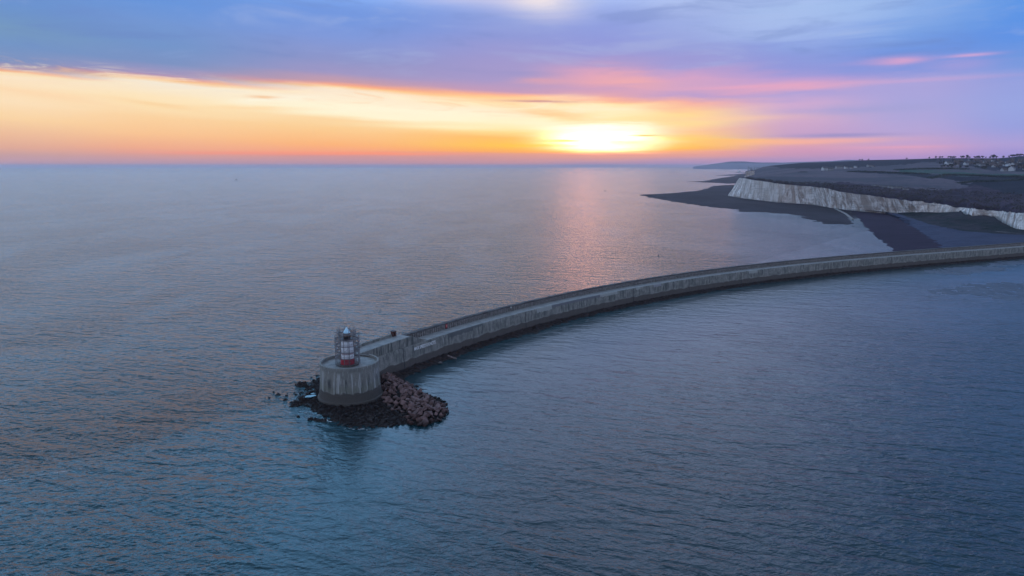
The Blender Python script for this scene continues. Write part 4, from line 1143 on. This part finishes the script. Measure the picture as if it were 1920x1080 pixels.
# ground under headland and behind, so nothing floats when seen from aside
gp = [onz(1683, 399, 0), onz(2100, 436, 0), Vector((3200, 2500, 0)), Vector((4200, 4200, 0)), Vector((1900, 4200, 0)), Vector((900, 2300, 0))]
# seawall road / groyne
GRO = flat('groyne_concrete', (.22, .21, .2, 1), .9)
ga, gm, gb = onz(1564, 390, 1.5), onz(1586, 401, 1.3), onz(1599, 411, .8)
V = []; Fc = []
for i in range(13):
    t = i / 12; p = (ga.lerp(gm, t * 2) if t < .5 else gm.lerp(gb, t * 2 - 1)); 
    for dx, dz in ((-3, -1.5), (-2.2, .9), (2.2, .9), (3, -1.5)): V.append((p.x + dx, p.y + dx * .5, p.z + dz))
for i in range(12):
    for q in range(4): a = i * 4 + q; b_ = i * 4 + (q + 1) % 4; Fc.append((a, b_, b_ + 4, a + 4))
Fc += [(0, 1, 2, 3), (51, 50, 49, 48)]
o = mesh_obj('groyne', V, Fc, GRO); tag(o, 'pale concrete groyne crossing the reef at the edge of the wet beach', 'groyne')
# coast path / road along the beach top at right
V = []; Fc = []
rp = resample([onz(x, y, 6.4) for x, y in [(1868,434.5),(1890,436),(1920,439.5),(1980,446),(2060,455)]], 30)
for p in rp:
    for dy in (-3.5, 3.5): V.append((p.x, p.y + dy, 6.75))
for i in range(29): Fc.append((2 * i, 2 * i + 2, 2 * i + 3, 2 * i + 1))
o = mesh_obj('road', V, Fc, GRO); tag(o, kind='structure')

# weed-covered sandbanks inside the harbour
BANKM = mat_ground('weedy_mud', (.075, .085, .075, 1), (.105, .115, .10, 1), (.05, .055, .05, 1), s=.05, fine=.25, rough=.5, stretch=.5, bumpd=.25)
def bank(pxs, lab_, hmax):
    poly = [tuple(onz(x, y, 0)[:2]) for x, y in pxs]
    def hf(x, y, d):
        d2 = d + 5 * fbm(x, y, 3, .08, 4)
        return min(max(d2 * .03, -.6), hmax) + .20 * fbm(x, y, 8, .16, 5) - .025
    o = height_patch('sandbank', poly, 2.2, hf, BANKM, mx=(1.6, 2.2)); tag(o, kind='structure')
bank([(1740,546),(1770,541.5),(1800,536),(1840,532),(1890,530),(1960,530),(2040,540),(2040,575),(1960,571),(1920,566),(1880,562),(1840,556),(1800,553),(1760,551.5)], '', .10)
bank([(1720,508.5),(1760,505),(1800,501),(1850,499),(1900,503),(1880,507),(1830,513),(1800,517),(1760,512)], '', .14)
bank([(1846,494),(1880,490),(1960,487),(1960,492),(1900,497),(1860,499)], '', .14)

# ---------------------------------------------------------------- far shore, hazy hills, town and pier
HILLM = mat_ground('hazed_down', (.14, .14, .13, 1), (.17, .165, .15, 1), None, s=.0005)  # base colour lightened to look hazier, haze painted in
def ridge(name, tab, D0, D1, zb=-.5):
    n = 70; rows = []
    x0, x1 = tab[0][0], tab[-1][0]
    for j in range(5):
        t = j / 4; r = []
        for i in range(n):
            px = x0 + (x1 - x0) * i / (n - 1); D_ = D0 + (D1 - D0) * t
            top = atY(px, interp(tab, px), D1); hz = max(top.z, 1) * (t ** .6)
            x_ = ray(px, 309)[0] / ray(px, 309)[1] * D_
            r.append(Vector((x_, D_, zb if j == 0 else hz)))
        rows.append(r)
    o = loft(name, rows, HILLM); tag(o, kind='structure'); return o
ridge('hills', [(1300,312.4),(1322,309.6),(1345,306.2),(1368,303.0),(1395,302.6),(1412,304.2),(1430,304.8),(1470,304.8),(1500,303.8),(1560,302.0),(1600,301.0),(1680,301)], 20000, 23000)
ridge('hills', [(1545,304),(1565,301.2),(1590,299.6),(1612,300.4),(1630,302),(1660,300.8),(1700,300),(1860,297),(1900,296.4)], 8000, 9500)
TOWNM = flat('distant_render', (.30, .30, .33, 1), .8)
rt = random.Random(3)
for i in range(16):
    px = 1404 + i * 3.6 + rt.uniform(-1, 1); D_ = 11500
    base = atY(px, 311.5, D_); hgt = rt.choice([22, 28, 34, 48, 60]); hgt = 64 if i in (12, 13) else hgt; w_ = rt.uniform(18, 40)
    o = empty('tower_block', (base.x, D_, 0)); 
    mb = MB(); mb.box((0, 0, hgt / 2 + 10), (w_, 20, hgt + 20)); mb.obj('wall', TOWNM, o)
    mb = MB(); mb.box((0, 0, hgt + 22), (w_ * .4, 8, 4)); mb.obj('roof', TOWNM, o)
    tag(o, 'hazy block of the far town on the horizon behind the headland', 'building', 'far town blocks on the hazy horizon')
pr = atY(1378, 313.6, 9500); pr2 = atY(1409, 313.2, 9500)
pier = empty('sea_pier', (pr.x, 9500, 0)); tag(pier, 'faint far pier with a white pavilion jutting into the sea', 'pier')
mb = MB(); L_ = pr2.x - pr.x; mb.box((L_ / 2, 0, 7), (L_, 14, 3))
for i in range(18): mb.box((L_ * (i + .5) / 18, 0, 2.4), (1.6, 8, 6.8))
mb.obj('pier_deck', flat('pier_timber', (.06, .06, .08, 1)), pier)
mb = MB(); mb.box((60, 0, 17), (34, 12, 17)); mb.lathe([(10, 25.6), (7, 32), (.1, 37)], 12, c=(60, 0)); mb.obj('pavilion', flat('white_pavilion', (.8, .8, .8, 1), .5, var=.02), pier)

# ---------------------------------------------------------------- boats, buoy, wind turbines
HULL = flat('dark_boat_hull', (.02, .03, .06, 1), .5); CAB = flat('boat_cabin', (.18, .19, .24, 1), .5)
def boat(loc, L, rz, lab, mast=True):
    e = empty('fishing_boat' if mast else 'dinghy', loc, rz)
    V = []; Fc = []; n = 9
    for i in range(n):
        t = i / (n - 1); w_ = L * .16 * (1 - max(0, (t - .55) / .45) ** 2); sh_ = L * (.09 + .07 * max(0, t - .5) * 2)
        for (k, z) in ((-1, sh_), (-.55, -.04 * L), (.55, -.04 * L), (1, sh_)): V.append(((t - .5) * L, k * w_, z))
    for i in range(n - 1):
        for q in range(4): a = i * 4 + q; b_ = i * 4 + (q + 1) % 4; Fc.append((a, b_, b_ + 4, a + 4))
    Fc += [(3, 2, 1, 0), tuple((n - 1) * 4 + q for q in range(4))]
    mesh_obj('hull', V, Fc, HULL, e)
    mb = MB(); mb.box((L * .08, 0, L * .19), (L * .26, L * .2, L * .2)); mb.box((L * .08, 0, L * .30), (L * .3, L * .24, L * .02)); mb.obj('cabin', CAB, e)
    if mast:
        mb = MB(); mb.tube((-L * .05, 0, L * .09), (-L * .05, 0, L * .55), L * .02, 5); mb.tube((-L * .05, 0, L * .5), (-L * .4, 0, L * .2), L * .012, 4); mb.obj('mast', HULL, e)
    tag(e, lab, 'boat'); return e
boat(tuple(onz(443.5, 337.6, 0)), 17, math.radians(190), 'lone dark fishing boat far out on the left side of the sea')
boat(tuple(onz(1134.5, 358.2, 0)), 7, math.radians(10), 'tiny boat on the sea below the sunset glow', False)
bp = onz(1234.5, 479, 0)
by = empty('buoy', tuple(bp)); tag(by, 'tiny dark buoy on the calm sea beyond the middle of the breakwater', 'buoy')
mb = MB(); mb.lathe([(.02, -.3), (.55, -.2), (.6, .3), (.3, .6), (.15, .8), (.02, 1.6)], 12); mb.obj('float', HULL, by, True)
TURB = flat('turbine_paint', (.35, .33, .36, 1), .5, var=.03)
for px, lab in ((161, 'faint wind turbine on the horizon at the left, the clearer one'), (259, 'fainter wind turbine on the horizon right of the clearer one')):
    D_ = 15000 if px == 161 else 17000; x_ = ray(px, 309)[0] / ray(px, 309)[1] * D_
    e = empty('wind_turbine', (x_, D_, 0)); tag(e, lab, 'wind turbine', 'wind turbines on the horizon')
    mb = MB(); mb.lathe([(3.2, -.4), (2.2, 74), (.01, 74.2)], 12); mb.obj('tower', TURB, e)
    mb = MB(); mb.box((0, 0, 76), (3.5, 9, 3.6)); mb.obj('nacelle', TURB, e)
    for k in range(3):
        a = k * 2 * math.pi / 3 + .4 + px; mb = MB()
        d = Vector((math.sin(a), 0, math.cos(a))); c0 = Vector((0, -5.2, 76)); s_ = Vector((math.cos(a), 0, -math.sin(a)))
        for q, (r, w_) in enumerate(((1, 1.2), (8, 2.2), (38, .5))):
            for sg_ in (-1, 1):
                for dy in (-.3, .3): p = c0 + d * r + s_ * w_ * sg_; mb.v.append((p.x, p.y + dy, p.z))
        for q in range(2):
            o_ = q * 4; mb.f += [(o_, o_ + 2, o_ + 6, o_ + 4), (o_ + 1, o_ + 5, o_ + 7, o_ + 3), (o_, o_ + 4, o_ + 5, o_ + 1), (o_ + 2, o_ + 3, o_ + 7, o_ + 6)]
        mb.f += [(0, 1, 3, 2), (8, 10, 11, 9)]
        mb.obj('blade', TURB, e)

# ---------------------------------------------------------------- houses, trees and hedges on the land
dg = bpy.context.evaluated_depsgraph_get()
bpy.context.view_layer.update()
LANDS = [fl, bl]
def on_land(px, py):
    """first hit of the measured line of sight with the built land"""
    d = Vector(ray(px, py)); best = None
    for o in LANDS:
        ok, loc, nrm, idx = o.ray_cast(Vector((0, 0, CAM_H)), d.normalized())
        if ok and (best is None or loc.length < best.length): best = loc
    return best
WALLM = [flat('cream_render', (.30, .30, .31, 1), .8, var=.06), flat('brick_house_wall', (.13, .105, .105, 1), .9, var=.1), flat('white_render', (.50, .51, .53, 1), .8, var=.05)]
ROOFM = [flat('slate_roof', (.07, .07, .08, 1), .7), flat('tile_roof', (.085, .065, .062, 1), .8)]
WINM = flat('window_glass', (.03, .035, .05, 1), .15, var=.05)
def house(L, D_, H_, rh, wm, rm, chimney=True):
    e = empty('house')
    mb = MB(); mb.box((0, 0, H_ / 2 - 1), (L, D_, H_ + 2))
    k = len(mb.v)
    for sx in (-1, 1): mb.v += [(sx * L / 2, -D_ / 2, H_), (sx * L / 2, D_ / 2, H_), (sx * L / 2, 0, H_ + rh)]
    mb.f += [(k, k + 1, k + 2), (k + 5, k + 4, k + 3)]
    mb.obj('wall', wm, e)
    mb = MB(); o_ = .5; t_ = .25
    mb.v = [(-L / 2 - o_, -D_ / 2 - o_, H_ - .2), (L / 2 + o_, -D_ / 2 - o_, H_ - .2), (L / 2 + o_, 0, H_ + rh + .1), (-L / 2 - o_, 0, H_ + rh + .1), (L / 2 + o_, D_ / 2 + o_, H_ - .2), (-L / 2 - o_, D_ / 2 + o_, H_ - .2)]
    mb.v += [(x, y, z + t_) for x, y, z in mb.v]
    mb.f = [(6, 7, 8, 9), (9, 8, 10, 11), (3, 2, 1, 0), (5, 4, 2, 3), (0, 1, 7, 6), (4, 5, 11, 10), (1, 2, 8, 7), (2, 4, 10, 8), (3, 0, 6, 9), (5, 3, 9, 11)]
    if chimney: mb.box((L * .3, 0, H_ + rh + .5), (1, 1, 1.8))
    mb.obj('roof', rm, e)
    mb = MB()
    for i in range(max(2, int(L / 4))):
        for z in ((1.3, 4.0) if H_ > 4.5 else (1.3,)):
            mb.box((-L / 2 + (i + .5) * L / max(2, int(L / 4)), -D_ / 2 - .03, z + .4), (1.4, .08, 1.3))
    mb.obj('window', WINM, e)
    return e
protos = [house(12, 8, 5.2, 3.2, WALLM[2], ROOFM[0]), house(10, 8, 5.0, 3.4, WALLM[1], ROOFM[1]), house(16, 8, 4.2, 3.0, WALLM[0], ROOFM[0]), house(11, 9, 3.0, 3.4, WALLM[0], ROOFM[1])]
used = set()
def place_house(pi, px, py, rz, sc_, lab, grp):
    p = on_land(px, py)
    if p is None: return
    if pi not in used: o = protos[pi]; used.add(pi); o.location = p; o.rotation_euler = (0, 0, rz); o.scale = (sc_,) * 3
    else: o = copy_thing(protos[pi], p, (0, 0, rz), (sc_,) * 3)
    tag(o, lab, 'house', grp)
named = [(0,1546,319.5,.2,2.2,'tall pale gabled house at the left end of the farm buildings'), (2,1556,319.5,.1,2.0,'long pale low barn joined to the gabled house'),
 (2,1573,315.8,.05,2.2,'long white farmhouse above and right of the low barn'), (0,1586,316,.3,1.4,'white cottage at the right end of the long farmhouse'),
 (3,1597,316,.2,1.2,'small grey cottage right of the farm on the hill'), (0,1604,314.6,.5,1.3,'pale house on the slope well right of the farm'), (2,1630,312.5,.2,1.6,'faint grey building midway along the hill'), (3,1637,313,.2,1.2,'small building next to the faint grey one midway along the hill'),
 (0,1778,309.5,.1,2.4,'large pale house at the left edge of the hillside suburb'), (3,1785,313.5,.3,1.4,'low house just below the large pale house'),
 (0,1811,309.5,.3,1.7,'mid grey gabled house in the middle of the suburb'), (2,1834,310,.0,1.6,'greenish white long roof in the middle of the suburb'),
 (0,1861,303,.2,1.1,'white house, upper of the two stacked in a column'), (0,1861,306.5,.1,1.1,'white house, lower of the two stacked in a column'),
 (0,1845,305.5,.4,1.0,'small white house high in the suburb, left of the stacked pair'),
 (0,1890,311.5,1.4,1.6,'tall narrow white gabled house at the right of the suburb'), (0,1899,310,.6,1.4,'white gabled house high at the right of the suburb'),
 (3,1883,321,.1,1.9,'pale bungalow at the lower edge of the suburb'), (0,1897,320.5,.7,2.1,'bright white gabled house at the lower right of the suburb'), (3,1865,313.5,.2,1.7,'grey house just above the green field at right'), (2,1841,311.5,.1,1.5,'terrace beside the greenish long roof')]
for pi, px, py, rz, k, lab in named: place_house(pi, px, py, rz, k * .8, lab, 'houses on the hill')
rh_ = random.Random(11)
for i in range(70):
    px = rh_.uniform(1790, 1925); py = rh_.uniform(300 + max(0, 1850 - px) * .03, 311 + max(0, px - 1860) * .12)
    place_house(rh_.choice([1, 1, 3, 1, 3]), px, py, rh_.uniform(-.6, .6), rh_.uniform(.8, 1.25), 'small dim house among the trees of the hillside suburb', 'small houses of the hillside suburb')
for i in range(16):
    px = 1637 + i * 4.2 + rh_.uniform(-1, 1); py = 348 + (px - 1637) * .115 + rh_.uniform(-.6, .6)
    place_house(2, px, py, rh_.uniform(-.2, .2), rh_.uniform(.28, .42) if i not in (8, 9, 12) else .6, 'low pale chalet on the edge of the scrub above the cliff', 'chalets above the cliff')

# trees: trunk + crown of leaf faces
BARK = flat('bark', (.05, .04, .035, 1), .9)
def leafmat(name, c):
    m, N, b = newmat(name); oi = N.n.new('ShaderNodeNewGeometry').outputs['Random Per Island']
    N.l.new(N.mix(oi, tuple(x * .55 for x in c[:3]) + (1,), tuple(x * 1.4 for x in c[:3]) + (1,)), b.inputs['Base Color']); b.inputs['Roughness'].default_value = .8; return m
LEAF = [leafmat('dark_leaves', (.030, .042, .034, 1)), leafmat('winter_twigs', (.045, .040, .040, 1))]
def tree_proto(seed, H_, lm):
    r = random.Random(seed); e = empty('broadleaf_tree')
    mb = MB(); mb.tube((0, 0, -1), (0, 0, H_ * .45), H_ * .03, 6)
    for k in range(4):
        a = r.uniform(0, 6.3); mb.tube((0, 0, H_ * .35), (H_ * .2 * math.cos(a), H_ * .2 * math.sin(a), H_ * .65), H_ * .015, 5)
    mb.obj('trunk', BARK, e)
    mb = MB()
    cl = [(r.uniform(-.28, .28) * H_, r.uniform(-.28, .28) * H_, r.uniform(.42, .8) * H_, r.uniform(.14, .24) * H_) for _ in range(7)]
    for (cx_, cy_, cz_, cr_) in cl:
        for q in range(75):
            d = Vector((r.gauss(0, 1), r.gauss(0, 1), r.gauss(0, 1))).normalized() * cr_ * r.uniform(.55, 1.05)
            c_ = Vector((cx_, cy_, cz_)) + d; u = Vector((r.gauss(0, 1), r.gauss(0, 1), r.gauss(0, 1))).normalized(); w_ = u.orthogonal().normalized(); s_ = H_ * .045
            k = len(mb.v); mb.v += [tuple(c_ + u * s_), tuple(c_ + w_ * s_), tuple(c_ - u * s_), tuple(c_ - w_ * s_)]; mb.f.append((k, k + 1, k + 2, k + 3))
    mb.obj('crown', lm, e); return e
tps = [tree_proto(20 + i, 10, LEAF[i % 2]) for i in range(4)]
usedt = set()
def place_tree(i, px, py, sc_, lab, grp):
    p = on_land(px, py)
    if p is None: return
    if i not in usedt: o = tps[i]; usedt.add(i); o.location = p; o.scale = (sc_,) * 3
    else: o = copy_thing(tps[i], p, (0, 0, rh_.uniform(0, 6)), (sc_ * rh_.uniform(.9, 1.4), sc_ * rh_.uniform(.9, 1.4), sc_))
    tag(o, lab, 'tree', grp)
sky_t = [1755,1762,1766,1778,1782,1786,1790,1803,1806,1814,1818,1828,1832,1836,1842,1848,1856,1861,1864,1868,1880,1892,1897,1902,1906,1911,1915,1919,1617,1628,1612,1700,1742,1924]
for k, px in enumerate(sky_t):
    big = 2.1 if px in (1803, 1814, 1861, 1864) else 1.45
    place_tree(k % 4, px, interp(SKY_, px) + 1.0, big * rh_.uniform(.7, 1.1), 'rounded dark tree on the skyline of the hill', 'trees along the hill skyline')
for k in range(110):
    px = rh_.uniform(1760, 1925); py = rh_.uniform(299, 314 + (px - 1760) * .05)
    place_tree(k % 4, px, py, rh_.uniform(.6, 1.1), 'dark tree between the houses of the hillside suburb', 'trees between the suburb houses')

# hedges: long bumpy leafy banks
HEDGE = leafmat('hedge_leaves', (.022, .034, .032, 1))
def hedge(pxs, w_, h_, lab):
    r = random.Random(int(pxs[0][0])); pts_ = []
    for (a, ya), (b_, yb) in zip(pxs, pxs[1:]):
        for k in range(max(2, int(abs(b_ - a) * 1.2))):
            t = k / max(2, int(abs(b_ - a) * 1.2)); q = on_land(a + (b_ - a) * t, ya + (yb - ya) * t)
            if q is not None: pts_.append(q)
    mb = MB()
    for p in pts_:
        for q in range(16):
            c_ = p + Vector((r.gauss(0, w_ * .8), r.gauss(0, w_), r.uniform(0, h_) * r.uniform(.5, 1)))
            u = Vector((r.gauss(0, 1), r.gauss(0, 1), r.gauss(0, 1))).normalized(); v_ = u.orthogonal().normalized(); s_ = r.uniform(.8, 1.6)
            k = len(mb.v); mb.v += [tuple(c_ + u * s_), tuple(c_ + v_ * s_), tuple(c_ - u * s_), tuple(c_ - v_ * s_)]; mb.f.append((k, k + 1, k + 2, k + 3))
    o = mb.obj('hedge', HEDGE); tag(o, lab, 'hedge')
hedge([(1590,322.8),(1610,322),(1640,323),(1690,325),(1740,327)], 6, 5, 'long dark hedge crossing the fields below the farm')
hedge([(1745,335),(1775,328.5),(1800,329),(1860,331.5),(1925,333)], 7, 6, 'dark hedge below the bright green strip at right')
hedge([(1680,319.5),(1720,317.5),(1790,317),(1815,318.5)], 6, 6, 'dark hedge above the green pasture in the centre of the fields')
hedge([(1500,323.2),(1512,323),], 3, 3, 'tiny hedge in the field left of the farm')
hedge([(1800,344),(1830,341),(1880,340),(1925,337)], 5, 4, 'hedge along the top of the darkest field at right')

# scrub on the slopes above the cliff: a mass nobody could count
r = random.Random(77); mb = MB(); SCR = leafmat('scrub_twigs', (.036, .027, .027, 1))
cnt = 0
for k in range(900):
    px = r.uniform(1400, 1922); y0 = interp([(a, b_) for a, b_ in TOPL], px); py = y0 - r.uniform(.2, interp([(1400, 3), (1500, 6), (1560, 12), (1700, 22), (1800, 34), (1920, 38)], px))
    p = on_land(px, py)
    if p is None: continue
    for q in range(7):
        c_ = p + Vector((r.gauss(0, 2.6), r.gauss(0, 2.6), r.uniform(0, 2.2)))
        u = Vector((r.gauss(0, 1), r.gauss(0, 1), r.gauss(0, .6))).normalized(); v_ = u.orthogonal().normalized(); s_ = r.uniform(.7, 1.5)
        kk = len(mb.v); mb.v += [tuple(c_ + u * s_), tuple(c_ + v_ * s_), tuple(c_ - u * s_), tuple(c_ - v_ * s_)]; mb.f.append((kk, kk + 1, kk + 2, kk + 3))
o = mb.obj('scrub', SCR); tag(o, 'brown winter scrub covering the slope above the chalk cliff', 'scrub', kind='stuff')

# ---------------------------------------------------------------- haze
HZ_D = 3.1e-5
hm = bpy.data.materials.new('haze_air'); hm.use_nodes = True; hm.node_tree.nodes.clear()
pv = hm.node_tree.nodes.new('ShaderNodeVolumePrincipled'); ho = hm.node_tree.nodes.new('ShaderNodeOutputMaterial')
hm.node_tree.links.new(pv.outputs[0], ho.inputs['Volume'])
pv.inputs['Color'].default_value = (.82, .79, .88, 1); pv.inputs['Density'].default_value = HZ_D; pv.inputs['Anisotropy'].default_value = .5
mb = MB(); mb.box((0, 0, (156 - 12) / 2), (124000, 124000, 156 + 12))
hz = mb.obj('haze', hm); tag(hz, kind='stuff')
print('stats: path', SMAX, 'centre', CX, CY, CR, 'rocks', len(pts), 'nb', nb, 'maxz', max((o.matrix_world @ Vector(c)).z for o in LANDS for c in o.bound_box))
